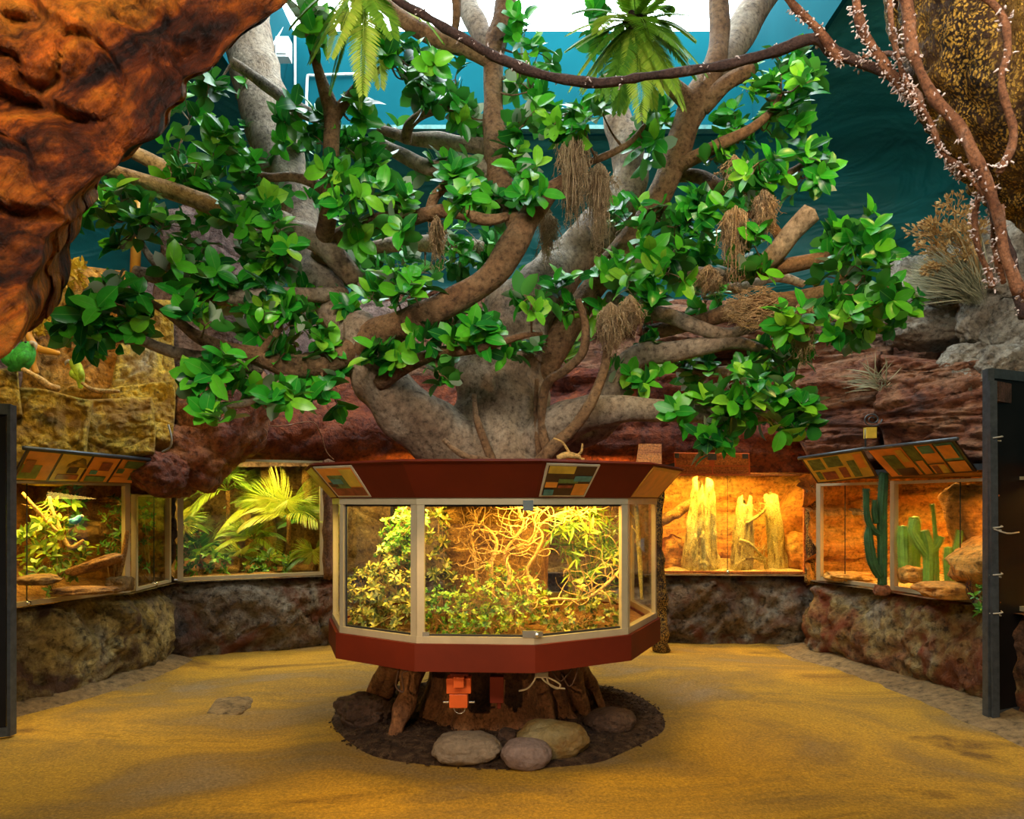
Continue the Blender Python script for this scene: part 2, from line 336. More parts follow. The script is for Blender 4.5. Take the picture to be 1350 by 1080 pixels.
M_pG = plain('print_green', (.10,.16,.04), .35, var=.6, scale=20)
M_pT = plain('print_teal', (.06,.22,.20), .35, var=.4, scale=20)
M_pM = plain('print_maroon', (.24,.05,.02), .35, var=.5, scale=20)
M_pW = plain('print_cream', (.55,.50,.36), .4, var=.2)
def _glass():
    t = NT('clear_glass'); t.t.nodes.remove(t.b)
    tr = t.n('ShaderNodeBsdfTransparent'); tr.inputs[0].default_value = (.96,.98,.96,1); gl = t.n('ShaderNodeBsdfGlossy'); gl.inputs['Roughness'].default_value = .01
    lw = t.n('ShaderNodeLayerWeight'); lw.inputs[0].default_value = .5; pw = t.n('ShaderNodeMath', operation='POWER'); t.l(lw, 'Facing', pw, 0); pw.inputs[1].default_value = 4; fr = t.n('ShaderNodeMath', operation='MULTIPLY_ADD'); t.l(pw, 0, fr, 0); fr.inputs[1].default_value = .45; fr.inputs[2].default_value = .02; mx = t.n('ShaderNodeMixShader'); t.l(fr, 0, mx, 0); t.l(tr, 0, mx, 1); t.l(gl, 0, mx, 2); t.l(mx, 0, t.out, 0); return t.m
M_glass = _glass()
def emis(name, col, s):
    t = NT(name); t.b.inputs['Emission Color'].default_value = (*col,1); t.b.inputs['Emission Strength'].default_value = s; t.b.inputs['Base Color'].default_value = (*col,1); return t.m

# ---------------------------------------------------------------- generic surfaces
def path_pts(path, step):
    out = []; path = [V((*p, 0)) for p in path]
    for a, b in zip(path, path[1:]):
        n = max(1, int((b-a).length/step))
        for i in range(n): out.append(a.lerp(b, i/n))
    out.append(path[-1]); return out
def normals(ps, sgn):
    ns = []
    for i in range(len(ps)):
        t = ps[min(i+2, len(ps)-1)]-ps[max(i-2, 0)]; ns.append(V((-t.y, t.x, 0)).normalized()*sgn)
    return ns
def wallsheet(mb, path, zf0, zf1, step, sgn, amp, freq, prof, seed=0, strata=0, damp=.12):
    """rock wall along a plan path; prof(t) pushes it into the room; zf0/zf1 give bottom / top height at fraction s"""
    ps = path_pts(path, step); ns = normals(ps, sgn); N = len(ps); so = V((seed*7.7, seed*3.3, seed*1.9))
    z0 = [zf0(i/(N-1)) for i in range(N)]; z1 = [zf1(i/(N-1)) for i in range(N)]
    H = max(b-a for a, b in zip(z0, z1)); K = max(3, int(H/step)); g = []
    for k in range(K+1):
        t = k/K; row = []
        for i, (p, n) in enumerate(zip(ps, ns)):
            q = V((p.x, p.y, z0[i]+(z1[i]-z0[i])*t)); s = q*freq+so
            if strata: s = V((q.x*freq*.45, q.y*freq*.45, q.z*freq*strata))+so
            h = noise.fractal(s, .8, 2.1, 6)*.9+noise.noise(s*.5)*.9+noise.fractal(s*4.3, .8, 2.1, 4)*.35
            rd = abs(noise.noise(s*1.3+V((5,1,2)))); h -= max(0, .15-rd)*3; rd = abs(noise.noise(s*3.1+V((2,8,2)))); h -= max(0, .12-rd)*2.4
            e = min(1, min(t, 1-t)/damp) if damp else 1
            row.append(q+n*(prof(t)+amp*h*(.35+.65*e))+V((0,0,amp*.5*noise.noise(s*1.1-V((3,3,3)))*e)))
        g.append(row)
    mb.grid(g)
def rockslab(mb, quad, amp, freq, n=60, m=30, seed=0, strata=0, thick=.25):
    """thick displaced rock face through four corner points (bl, br, tr, tl); wraps back on all sides"""
    quad = [V(q) for q in quad]; nn = (quad[1]-quad[0]).cross(quad[3]-quad[0]).normalized(); so = V((seed*3.7, seed*9.1, seed*2.3)); g = []
    for j in range(-2, m+3):
        row = []
        for i in range(-2, n+3):
            u = min(1, max(0, i/n)); v = min(1, max(0, j/m)); q = bilin(quad, u, v); s = q*freq+so
            if strata: s = V((q.x*freq*.45, q.y*freq*.45, q.z*freq*strata))+so
            h = noise.fractal(s, .8, 2.1, 6)*.8+noise.noise(s*.5)*.8; rd = abs(noise.noise(s*1.3+V((5,1,2)))); h -= max(0, .14-rd)*3; h += noise.fractal(s*4.3, .8, 2.1, 4)*.35; rd = abs(noise.noise(s*3.1+V((2,8,2)))); h -= max(0, .12-rd)*2.4
            eu = min(u, 1-u)*n; ev = min(v, 1-v)*m; e = min(1, min(eu, ev)/4)
            back = (max(0,-i)+max(0,i-n)+max(0,-j)+max(0,j-m)); d = amp*h*e-(1-e)**2*.06-min(2, back)*thick/2
            q2 = q+nn*d+V((noise.noise(s+V((9,0,0))), noise.noise(s+V((0,9,0))), noise.noise(s+V((0,0,9)))))*amp*.8
            row.append(q2)
        g.append(row)
    mb.grid(g)
# ================================================================ SETTING
ST = 'structure'
def circ(x, y): return math.hypot(x+.1, y-5.25)
g = []
for j in range(150):
    row = []
    for i in range(150):
        x = -7.5+15*i/149; y = -1.5+12*(j/149); z = .012*noise.noise(V((x, y, 0))*1.3)+.006*noise.noise(V((x*5, y*5, 1)))
        c = circ(x, y); z += -.022*math.exp(-((c-1.62)/.22)**2)+.012*math.exp(-((c-2.05)/.16)**2)
        row.append(V((x, y, z)))
    g.append(row)
mb = MB(); mb.grid(g); one('floor', mb, M_floor, loc=(0,0,0), kind=ST)
# plan of the sill line
SL = [(-4.35,3.9),(-3.78,5.4),(-3.37,6.33),(-3.38,7.08)]
SBL = [(-3.37,7.2),(-2.06,7.84)]
SB = [(-2.06,7.84),(-1.0,8.15),(.6,8.2),(1.55,8.0),(3.24,7.92)]
SR = [(3.09,7.32),(3.39,6.58),(3.62,5.55),(3.95,4.2)]
ZS = .76
def lowprof(t): return .05*math.sin(PI*min(1, t*1.2))-.12*max(0, t-.85)/.15+.03
def lowwall(name, path, sgn, mat, seed):
    mb = MB(); wallsheet(mb, path, lambda s: -.03, lambda s: ZS-.01, .035, sgn, .10, 1.9, lowprof, seed, damp=.08)
    ps = path_pts(path, .1); ns = normals(ps, sgn)            # ledge running back under the glass
    mb.grid([[V((p.x, p.y, ZS-.012))+n*(.05-.25*k) for p, n in zip(ps, ns)] for k in range(2)])
    one(name, mb, mat, loc=(path[0][0], path[0][1], 0), kind=ST)
lowwall('wall_left', SL+[(-3.36,7.4)], -1, M_lowL, 1)
lowwall('wall_back', [(-3.55,7.10),(-2.06,7.82),(-1,8.1),(.6,8.15),(1.55,7.96),(3.3,7.84)], -1, M_lowB, 2)
lowwall('wall_right', [(3.27,7.95)]+[(3.09,7.32),(3.36,6.58),(3.58,5.55),(3.9,4.2)], -1, M_lowR, 3)
def kerb(name, path, sgn, w=.2):
    ps = path_pts(path, .06); ns = normals(ps, sgn); g = []
    for k in range(7):
        t = k/6; g.append([V((p.x, p.y, 0))+n*(-.12+(w+.12+.03*noise.noise(p*4))*t)+V((0,0,.065*(1-t**1.6)+.012*noise.noise(p*5+V((0,0,t*3)))-.01*t)) for p, n in zip(ps, ns)])
    mb = MB(); mb.grid(g); one(name, mb, M_kerb, loc=(path[0][0], path[0][1], 0), kind=ST)
kerb('trim_1', [(-4.3,3.9),(-3.7,5.4),(-3.3,6.33),(-3.3,7.1)], -1)
kerb('trim_2', [(3.1,7.7),(3.05,7.32),(3.32,6.5),(3.42,5.5),(3.6,4.2)], -1, .3)
# --- vault of painted teal with a real skylight opening
HX0, HX1, HY0, HY1, HZ = -3.0, 3.05, 4.6, 9.0, 6.2
g = []; NA = 120; NU = 36
def rect_pt(x0,x1,y0,y1,a,p):
    c, s = math.cos(a), math.sin(a); k = (abs(c)**p+abs(s)**p)**(-1/p); return V(((x0+x1)/2+c*k*(x1-x0)/2, (y0+y1)/2+s*k*(y1-y0)/2, 0))
for u in range(NU+1):
    t = u/NU; row = []
    for i in range(NA):
        a = 2*PI*i/NA; p0 = rect_pt(HX0,HX1,HY0,HY1,a,40); p1 = rect_pt(-7.6,7.6,-3,11.2,a,5)
        w = math.sin(t*PI/2); q = p0.lerp(p1, w); z = 1.2+(HZ-1.2)*max(0, math.cos(t*PI/2))**.72
        s = V((q.x*.45, q.y*.45, z*.9)); f = noise.noise(s)*.28+noise.fractal(V((q.x*.5+z*.6, q.y*.4, z*1.6)), .9, 2, 4)*.16
        e = min(1, t*5); q = V((q.x, q.y, z)); d = (V((0,5,2.5))-q).normalized(); row.append(q+d*f*e)
    g.append(row)
mb = MB(); mb.grid(g, closed=True); one('ceiling', mb, M_teal, loc=(0,5,1.2), kind=ST)
# skylight shaft: painted cyan, its sloping left and right cheeks, glazing above
t = T('window_6', None, None, (0, 9.0, HZ), kind=ST)
m = MB(); ZT = 7.44
def sp(x, y, z): return V((x, y, z))
m.slab(sp(HX0,HY1+.03,HZ-.05), sp(HX1,HY1+.03,HZ-.05), sp(HX1,HY1+.03,ZT), sp(HX0,HY1+.03,ZT), .05)
m.slab(sp(HX0,HY0,HZ-.05), sp(HX0,HY1,HZ-.05), sp(HX0+.25,HY1,ZT), sp(HX0+.25,HY0,ZT), .05)
m.slab(sp(HX1,HY0,HZ-.05), sp(HX1,HY1,HZ-.05), sp(HX1-.1,HY1,ZT), sp(HX1-.1,HY0,ZT), .05)
m.slab(sp(HX0,HY0,HZ-.05), sp(HX1,HY0,HZ-.05), sp(HX1,HY0,ZT), sp(HX0,HY0,ZT), .05)
t.part('shaft', m, M_cyan, smooth=False)
m = MB()
for x in (-2.9,-1.45,0,1.5,2.95): m.bar((x,HY0,ZT+.04), (x,HY1,ZT+.04), .09, .14)
for y in (HY0, 6.1, 7.6, HY1-.02): m.bar((HX0,y,ZT+.04), (HX1,y,ZT+.04), .06, .07)
t.part('glazing_bar', m, M_cyan, smooth=False, label='cyan glazing bars')
m = MB(); m.bar((HX0-.05,HY1-.05,HZ-.02), (HX1,HY1-.05,HZ-.02), .12, .05); t.part('ledge', m, M_pT, smooth=False)  # lighter teal than the shaft, the lit edge put into its colour
m = MB(); m.slab(sp(HX0,HY0,ZT), sp(HX1,HY0,ZT), sp(HX1,HY1,ZT), sp(HX0,HY1,ZT), .02); t.part('pane', m, emis('milky_daylight_glazing', (.84,.96,1), 9.5), smooth=False, label='glowing milky daylight glazing')
# conduits and the white box lamp on the left cheek
m = MB(); x = HX0+.13
m.tube([sp(x-.05,HY1-.9,6.25), sp(x+.1,HY1-.3,7.3)], .018, 6, 1)
m.tube([sp(-2.55,HY1-.03,6.2), sp(-2.55,HY1-.03,6.8), sp(-2.45,HY1-.03,6.86), sp(-1.9,HY1-.03,6.88)], .018, 6, 3)
m.tube([sp(-2.7,HY1-.03,6.2), sp(-2.7,HY1-.03,7.4)], .016, 6, 1)
one('conduit_pipe', m, M_white, 'thin white conduits running up the cyan skylight shaft', 'pipe', loc=(-2.7,8.97,6.2))
m = MB(); c = P(374,66,8.6); m.box(c, (.16,.14,.24)); m.box(c+V((0,-.08,0)), (.11,.03,.18)); one('junction_box', m, M_white, 'small white box mounted in the top left corner of the skylight', 'box', loc=c, smooth=False)

# --- upper rock faces
def flat(v): return lambda s: v
def slope(a, b): return lambda s: a+(b-a)*s
def rockface(name, label, quad, mat, amp, freq, n, m, seed, strata=0, thick=.5, cat='rock'):
    mb = MB(); rockslab(mb, quad, amp, freq, n, m, seed, strata, thick); return one(name, mb, mat, label, cat)
def W(name, path, z0, z1, mat, seed, amp=.12, prof=lambda t: 0, strata=0, step=.06, freq=1.0, label=None):
    mb = MB(); wallsheet(mb, path, z0, z1, step, -1, amp, freq, prof, seed, strata, damp=.1)
    return one(name, mb, mat, label, 'rock' if label else None, loc=(path[0][0], path[0][1], z0(0)), kind=None if label else ST)
# mauve brown cliff rising behind the tree on the left
W('rock_cliff', [(-5.6,6.6),(-4.6,7.9),(-3.2,8.6),(-1.2,8.9)], slope(1.9,2.0), slope(4.15,4.05), M_pur, 11, .14, lambda t: .15-.3*t, label='mauve brown rock cliff rising behind the left half of the tree')
W('rock_cliff', [(-1.6,8.9),(.8,9.0),(2.0,8.9),(3.6,8.7),(5.0,7.6)], slope(1.9,1.86), slope(4.25,3.95), M_redr, 12, .17, lambda t: .2-.35*t, 2.4, label='dark layered rock cliff behind the trunk and right branches')
# dark red brow over the jungle window, and on behind the trunk
W('rock_brow', [(-3.3,7.35),(-2.1,7.9),(-1.0,8.2),(.4,8.25)], slope(1.99,1.98), slope(3.0,3.05), M_red, 13, .12, lambda t: .28*math.sin(PI*min(1,t*1.5))-.3*t+.04, label='dark red rock brow above the jungle window left of trunk')
W('rock_brow', [(.2,8.25),(1.5,8.05),(3.35,7.95)], slope(1.9,1.87), slope(3.15,2.9), M_red, 14, .13, lambda t: .30*math.sin(PI*min(1,t*1.4))-.25*t+.04, 2.0, label='blood red rock brow above the bleached stump window')
W('trim_11', [(-2.1,7.86),(-1.0,8.18),(.5,8.22),(1.6,8.02)], flat(.70), flat(2.10), M_jback, 18, .08)
# rusty layered blocks above the cactus windows
Lr = lambda px, py, Y: P(px, py, Y)
rockface('rock_block', 'rusty layered rock block above the left cactus window sign', [Lr(1060,612,7.5), Lr(1162,600,7.1), Lr(1158,462,7.3), Lr(1040,470,7.8)], M_redr, .12, 1.5, 60, 70, 21, 2.2)
rockface('rock_block', 'rusty layered rock block above the right cactus window sign', [Lr(1160,612,6.9), Lr(1330,600,5.9), Lr(1325,470,6.2), Lr(1152,462,7.2)], M_redr, .12, 1.5, 90, 70, 22, 2.2)
rockface('rock_block', 'brown ledge block under the grey boulders right of tree', [Lr(1030,480,7.9), Lr(1180,478,7.5), Lr(1180,440,7.6), Lr(1030,425,8.0)], M_redr, .1, 1.6, 60, 30, 23, 2.5)
rockface('rock_block', 'long flat rock shelf behind the right hand branches', [Lr(840,455,8.4), Lr(1040,455,8.1), Lr(1040,405,8.2), Lr(830,395,8.5)], M_redr, .1, 1.4, 80, 30, 24, 3)
# grey boulders stacked at upper right
def boulder(name, label, px, py, Y, w, h, mat, seed, d=None, rot=0, amp=.13, sub=5, group=None, boxy=0, freq=1.6):
    c = P(px, py, Y); sx = w/2/F*Y; sz = h/2/F*Y; mb = MB(); mb.blob(c, (sx, d or sx*.8, sz), sub, amp, freq, rot, seed, boxy=boxy)
    return one(name, mb, mat, label, 'rock', group=group)
gb = [(1215,385,7.4,110,90,'broad grey boulder just right of the outermost leaf cluster'),
 (1262,372,7.0,110,95,'grey boulder under the dry tufted grass'),
 (1320,345,6.6,90,120,'tall grey boulder at the right frame edge behind the vines'),
 (1232,428,7.2,130,64,'low grey brown boulder above the rusty blocks'),
 (1292,425,6.7,70,66,'knobbly pale grey boulder left of the one at the frame edge'),
 (1335,432,6.4,76,80,'pale grey round boulder at the frame edge under the vines'),
 (1280,478,6.6,70,52,'small grey boulder in the row under the knobbly one'),
 (1325,482,6.3,80,54,'grey boulder just above the black door top'),
 (1278,510,6.5,50,80,'narrow tan boulder wedged against the black door')]
for k, (px,py,Y,w,h,lb) in enumerate(gb): boulder('boulder', lb, px, py, Y, w, h, M_gry, 30+k, amp=.16, rot=k, group='grey boulders at upper right', boxy=.3, freq=2.4)
# ochre blocks at upper left
yb = [([(10,612,5.35),(118,616,5.6),(120,520,5.7),(-10,505,5.4)], M_yel, 'ochre and grey rock block above the left end of the left sign', 41),
 ([(80,612,5.7),(205,600,6.1),(200,520,6.2),(85,520,5.8)], M_yel, 'ochre rock block with a pale streak above the middle of the left sign', 42),
 ([(140,592,6.0),(232,586,6.4),(238,500,6.5),(140,505,6.2)], M_yel, 'ochre rock block with a dark hole above the right end of the left sign', 43),
 ([(150,520,6.3),(232,515,6.6),(228,395,6.8),(160,385,6.6)], M_yel, 'tall pitted ochre rock slab beside the lower left branch', 44),
 ([(20,530,6.1),(172,520,6.5),(165,352,6.8),(45,348,6.4)], M_yelO, 'orange rock face behind the two green birds', 45),
 ([(-40,560,5.2),(34,545,5.4),(30,478,5.4),(-40,480,5.2)], M_yel, 'pale ochre rock ledge at the left frame edge under the brighter bird', 46)]
for q, m_, lb, sd in yb: rockface('rock_block', lb, [Lr(*a) for a in q], m_, .085, 2.0, 70, 60, sd, thick=.6)
m = MB(); m.blob(P(290,405,7.6), (.62,.5,1.1), 5, .16, 1.4, .2, 51, boxy=.4); one('rock_outcrop', m, M_pur, 'mauve rock outcrop behind the lower left leaves', 'rock')
# rusty lumps hanging over the left windows
def lump(label, parts, mat, seed):
    mb = MB()
    for k, (px,py,Y,w,h,dd,ro) in enumerate(parts):
        mb.blob(P(px,py,Y), (w/2/F*Y, dd, h/2/F*Y), 5, .16, 1.9, 0, seed+k, tilt=ro, boxy=.25)
    return one('rock_overhang', mb, mat, label, 'rock')
lump('large rusty rock lump hanging over the left edge of the jungle window', [(283,555,6.95,125,150,.4,.55),(252,600,6.8,100,90,.38,.3),(300,510,7.1,90,80,.4,0)], M_lump, 61)
lump('small rusty rock lump between the left sign and the jungle window', [(212,625,6.35,60,58,.26,.2),(190,612,6.4,50,34,.22,0),(232,640,6.7,50,34,.2,0)], M_lump, 71)
# --- foreground orange overhang, upper left
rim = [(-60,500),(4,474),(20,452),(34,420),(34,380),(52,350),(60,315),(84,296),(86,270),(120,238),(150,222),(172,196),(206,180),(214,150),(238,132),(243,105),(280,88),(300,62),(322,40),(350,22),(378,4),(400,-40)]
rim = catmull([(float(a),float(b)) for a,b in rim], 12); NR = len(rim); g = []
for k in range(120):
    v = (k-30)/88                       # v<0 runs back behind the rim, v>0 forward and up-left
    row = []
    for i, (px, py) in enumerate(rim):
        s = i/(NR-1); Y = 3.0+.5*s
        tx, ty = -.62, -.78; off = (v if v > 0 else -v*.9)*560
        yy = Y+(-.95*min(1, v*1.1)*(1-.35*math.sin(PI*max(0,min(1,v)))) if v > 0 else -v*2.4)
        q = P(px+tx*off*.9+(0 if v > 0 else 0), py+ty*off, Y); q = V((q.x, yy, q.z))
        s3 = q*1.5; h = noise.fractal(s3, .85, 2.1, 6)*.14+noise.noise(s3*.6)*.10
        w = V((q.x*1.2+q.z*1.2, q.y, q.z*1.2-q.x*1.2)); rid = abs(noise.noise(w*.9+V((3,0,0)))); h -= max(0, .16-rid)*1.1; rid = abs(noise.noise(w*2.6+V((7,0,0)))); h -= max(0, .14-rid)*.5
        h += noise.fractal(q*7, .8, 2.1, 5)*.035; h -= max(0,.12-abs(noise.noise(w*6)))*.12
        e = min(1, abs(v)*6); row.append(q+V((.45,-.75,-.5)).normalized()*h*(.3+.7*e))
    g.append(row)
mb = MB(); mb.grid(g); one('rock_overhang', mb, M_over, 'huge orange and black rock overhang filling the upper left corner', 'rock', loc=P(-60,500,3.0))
# --- mossy golden trunk in the upper right foreground
t = T('old_tree_trunk', 'thick golden brown tree trunk with rough bark in the upper right corner', 'tree trunk', P(1400,330,2.6))
mb = MB(); g = []; ax = [P(1325,-160,2.7), P(1345,0,2.7), P(1376,100,2.65), P(1425,180,2.6), P(1500,260,2.6), P(1580,360,2.55)]; rd = [.47,.42,.42,.40,.38,.34]
q = catmull([(*a, r) for a, r in zip(ax, rd)], 30)
for a in q:
    row = []; c = V(a[:3])
    for j in range(150):
        th = 2*PI*j/150; d = V((math.cos(th), math.sin(th), .0)); s = c+d*a[3]; s3 = V((s.x*5, s.y*5, s.z*1.6))
        h = noise.fractal(s3, .7, 2.2, 5)*.030-max(0,.2-abs(noise.noise(s3*.8)))*.20+noise.fractal(s*16, .8, 2, 3)*.012
        row.append(s+d*h)
    g.append(row)
mb.grid(g, closed=True); t.part('bark', mb, M_moldb)
def vine(name, label, pts, r, mat=None, fl=0, cat='vine', rough=.25, group=None, k=5):
    """pts: (px, py, Y, radius px)"""
    ps = [P(a,b,Y) for a,b,Y,*_ in pts]; rs = [(p[3]*p[2]/F*.78 if len(p) > 3 else r) for p in pts]
    t = T(name, label, cat, ps[-1], group); mb = MB(); mb.tube([p+rv(.006) for p in ps], rs, 8, k, rough, freq=14); t.part('stem', mb, mat or M_vine)
    if fl:
        mb = MB(); q = catmull([(*p, r_) for p, r_ in zip(ps, rs)], 10)
        for a in q:
            if R.random() < fl*1.3:
                c = V(a[:3])
                for _ in range(R.randint(5,9)):
                    L = R.uniform(.003,.010)*(1 if R.random() < .93 else 2.5)
                    d = (unit()+V((-.3,0,-.3))).normalized(); c2 = c+rv(.012); mb.tube([c2+d*a[3]*.6, c2+d*(a[3]+L*.5)+rv(.003), c2+d*(a[3]+L)+rv(.005)], [.004,.0035,.0015], 4, 1)
        t.part('lichen', mb, M_fluff, label='pale fluffy lichen', kind='stuff')
    return t
vine('liana', 'long dark liana slung across the top in front of the tree', [(505,-20,3.5,7),(530,2,3.5,7),(600,42,3.4,7.5),(650,72,3.4,7.5),(715,97,3.3,8),(790,110,3.3,7.5),(850,103,3.2,7),(940,88,3.1,8),(1010,72,3.05,8.5),(1072,52,3,9),(1100,70,3,10),(1165,95,2.95,9),(1225,125,2.9,11),(1255,180,2.8,11),(1290,225,2.75,13),(1312,280,2.7,9),(1328,340,2.65,9),(1352,420,2.6,9)], .02, M_liana, .18)
vn = [('rust brown vine dropping from the top to a bend beside the dark liana', [(1030,-15,3,6),(1050,15,3,6),(1080,38,2.98,7),(1098,68,2.96,7),(1110,82,2.95,5)], .45),
 ('pale fringed vine curling down left of the golden trunk', [(1128,-15,2.75,7),(1132,30,2.75,7.5),(1150,65,2.72,7.5),(1180,105,2.7,9),(1205,130,2.7,9),(1218,152,2.7,4)], .5),
 ('thin vine hanging straight then joining the trunk edge', [(1172,-15,2.65,4.5),(1178,40,2.65,4.5),(1188,85,2.65,4.5),(1200,120,2.66,5),(1225,160,2.66,5),(1243,200,2.66,4.5),(1275,225,2.66,4.5),(1300,262,2.65,4)], .5),
 ('stout vine lying along the left edge of the golden trunk', [(1192,-15,2.5,10),(1198,40,2.5,10),(1206,78,2.48,9),(1232,125,2.46,9),(1262,165,2.44,9),(1290,215,2.42,10),(1312,275,2.42,8),(1320,330,2.42,7),(1342,385,2.42,8)], .2),
 ('orange vine snaking over the face of the golden trunk', [(1290,-15,2.28,6),(1322,15,2.26,6),(1328,60,2.24,6),(1322,110,2.24,6.5),(1332,165,2.24,6.5),(1330,200,2.24,7),(1316,228,2.25,6)], .1),
 ('slender vine looping clear of the others above the grey boulders', [(1292,248,2.7,5),(1285,285,2.7,4.5),(1290,330,2.7,4.5),(1303,358,2.7,5),(1308,378,2.7,6)], .25),
 ('short vine hanging behind the loop at far right', [(1305,240,2.9,4.5),(1308,285,2.9,4.5),(1312,335,2.9,4.5),(1322,372,2.9,4)], .4),
 ('pale thin vine drooping off the end of the dark liana', [(1215,132,2.8,3.5),(1232,168,2.8,3.5),(1242,198,2.8,3),(1258,222,2.8,3),(1268,232,2.8,2.5)], .6),
 ('straight bare vine running down to the right frame edge', [(1320,270,2.45,4),(1325,330,2.45,5),(1338,362,2.45,6),(1352,395,2.45,6)], .1),
 ('side shoot linking the curling vine to the golden trunk', [(1135,76,2.85,4),(1165,70,2.8,4),(1198,74,2.6,3.5)], .3)]
for lb, pts, fl in vn: vine('hanging_vine', lb, pts, .015, M_vine, fl, group='vines around the golden trunk')
# --- black door leaves
def door(name, A, B, zt, mat_frame, fwid=.045):
    t = T(name, None, None, (A.x, A.y, 0), kind=ST); m = MB(); a0 = V((A.x,A.y,.01)); b0 = V((B.x,B.y,.01)); up = V((0,0,zt)); d = (b0-a0).normalized()
    m.bar(a0, a0+up, fwid, .06, up=(0,1,0)); m.bar(b0, b0+up, fwid, .06, up=(0,1,0)); m.bar(a0+V((0,0,.03)), b0+V((0,0,.03)), .05, .06); m.bar(a0+up-V((0,0,.03)), b0+up-V((0,0,.03)), .05, .07)
    t.part('door_frame', m, mat_frame, smooth=False)
    m = MB(); m.slab(a0+d*.03+V((0,0,.05)), b0-d*.03+V((0,0,.05)), b0-d*.03+up-V((0,0,.05)), a0+d*.03+up-V((0,0,.05)), .03); t.part('door_panel', m, M_black, smooth=False)
    return t
door('door_1', P(15.5,900,4.76), P(-150,900,4.5), 2.18, M_dsteel, .022)
d2 = door('door_2', P(1303,900,5.1), P(1470,900,5.75), 2.48, M_dsteel)
a = P(1303,900,5.1)
m = MB(); m.bar((a.x+.02,a.y-.03,.0), (a.x+.0,a.y-.03,2.4), .05, .05); d2.part('latch_post', m, M_dsteel, smooth=False)
m = MB(); m.bar((a.x+.05,a.y-.015,2.33), (a.x+1.0,a.y+.63,2.33), .03, .14); d2.part('top_rail', m, M_liana, smooth=False)
m = MB()
for z in (.75, 1.02, 1.35, 1.98):
    m.tube([V((a.x+.03+.04*math.cos(k*PI/4), a.y-.03+.045*math.sin(k*PI/4), z+.004*k)) for k in range(9)], .006, 5, 1)
m.tube([(a.x+.0,a.y-.06,1.36),(a.x+.1,a.y-.05,1.33),(a.x+.3,a.y+.12,1.33)], .006, 5, 4)
d2.part('rope_tie', m, M_rope)
m = MB(); R.seed(5)
for k in range(26):
    z = R.uniform(.15,2.2) if k > 10 else R.uniform(.3,1.0); u = R.uniform(.07,.2); c = V((a.x+u, a.y+.64*u/.95*1-.028, z)); m.blob(c, (R.uniform(.005,.02),.004,R.uniform(.008,.035)), 2, .4, 3, 0, k)
d2.part('orange_fleck', m, M_wood)  # small orange flecks scattered over the dark panel
# rope on the left cliff, cable loops under the brow
def cable(name, label, pts, r, mat, cat='cable'):
    m = MB(); m.tube([P(*p) for p in pts], r, 6, 6); return one(name, m, mat, label, cat, loc=P(*pts[0]))
cable('cable', 'thin looping cable strung under the dark brow beside the jungle window', [(338,566,7.0),(345,585,7.0),(352,570,7.0),(340,560,7.0),(370,562,7.2),(410,556,7.4),(422,570,7.5),(430,595,7.6),(440,606,7.7)], .006, M_vine)
cable('rope_end', 'grey rope end hanging between the ochre blocks and the rusty lump', [(222,560,6.0),(226,578,6.0),(224,590,6.05),(214,596,6.1)], .008, M_rope, 'rope')
m = MB(); m.tube([P(182,252,7.4), P(178,360,7.4)], .05, 12, 1); one('bamboo_pole', m, M_bam, 'orange bamboo pole standing upright at left behind the leaves', 'pole')
# ================================================================ THE BIG TREE
R.seed(11); WSEG = 5
TREE = T('fig_tree', 'huge spreading fig tree with grey trunk growing through the octagonal display case', 'tree', (-.1, 5.28, 0))
class Br: pass
BR = []
def limb(name, pts, mat=None, n=14, rough=.10, k=6, fol=True):
    ps = [P(a,b,Y) for a,b,Y,r in pts]; rs = [r*Y/F for a,b,Y,r in pts]; mb = MB(); mb.tube(ps, rs, n, k, rough, freq=5); b = Br(); b.mb = mb; b.f = MB(); b.name = name; b.mat = mat or M_barkB; b.fol = fol
    q = catmull([(*p, r) for p, r in zip(ps, rs)], 6); b.q = [(V(a[:3]), a[3]) for a in q]; BR.append(b); return b
# trunk: fluted, continuous from above the case to the leaning crown stem
tr = [(655,640,5.28,84),(655,608,5.28,76),(657,570,5.28,66),(659,520,5.28,59),(665,470,5.28,54),(676,430,5.3,48),(700,395,5.35,40),(745,350,5.45,33),(795,295,5.55,28),(826,245,5.6,25),(828,200,5.6,21),(812,150,5.7,19),(800,110,5.8,17)]
b = limb('trunk', tr, M_bark, 40, .12, 8, False)
for i, p in enumerate(b.mb.v):
    if p.z < 2.6:
        c = V((-.1, 5.28, p.z)); d = p-c; a = math.atan2(d.y, d.x); w = .05*math.sin(a*5+1)+.03*math.sin(a*11+p.z*2); b.mb.v[i] = c+d*(1+w+.05*noise.noise(p*3))
TR = b
A = limb('limb', [(640,612,5.15,40),(605,592,5.1,42),(560,560,5.0,40),(520,525,4.9,37),(490,485,4.8,33),(480,450,4.75,28),(470,425,4.8,22)], M_bark, 18, .12)
A2 = limb('limb', [(484,462,4.72,24),(505,440,4.62,23),(545,422,4.5,20),(600,395,4.5,18),(648,366,4.5,17),(680,318,4.5,17),(700,285,4.5,15),(722,256,4.5,12),(745,238,4.5,9),(775,215,4.5,5)], M_barkB, 18, .12)
B = limb('limb', [(485,462,4.8,26),(440,405,4.95,28),(408,345,5.1,30),(388,275,5.4,29),(368,205,5.6,31),(345,130,5.8,32),(330,60,6.0,30),(318,-30,6.2,28)], M_bark, 18, .10)
Cc = limb('branch', [(420,345,5.0,16),(450,312,4.8,13),(495,292,4.6,11),(540,288,4.6,10),(590,278,4.5,9),(640,290,4.5,7),(670,285,4.5,5)])
C2 = limb('branch', [(425,330,4.9,14),(432,285,4.6,12),(435,240,4.5,11),(437,190,4.4,10.5),(437,150,4.4,11),(425,110,4.35,7.5),(412,65,4.3,6),(404,25,4.3,5)])
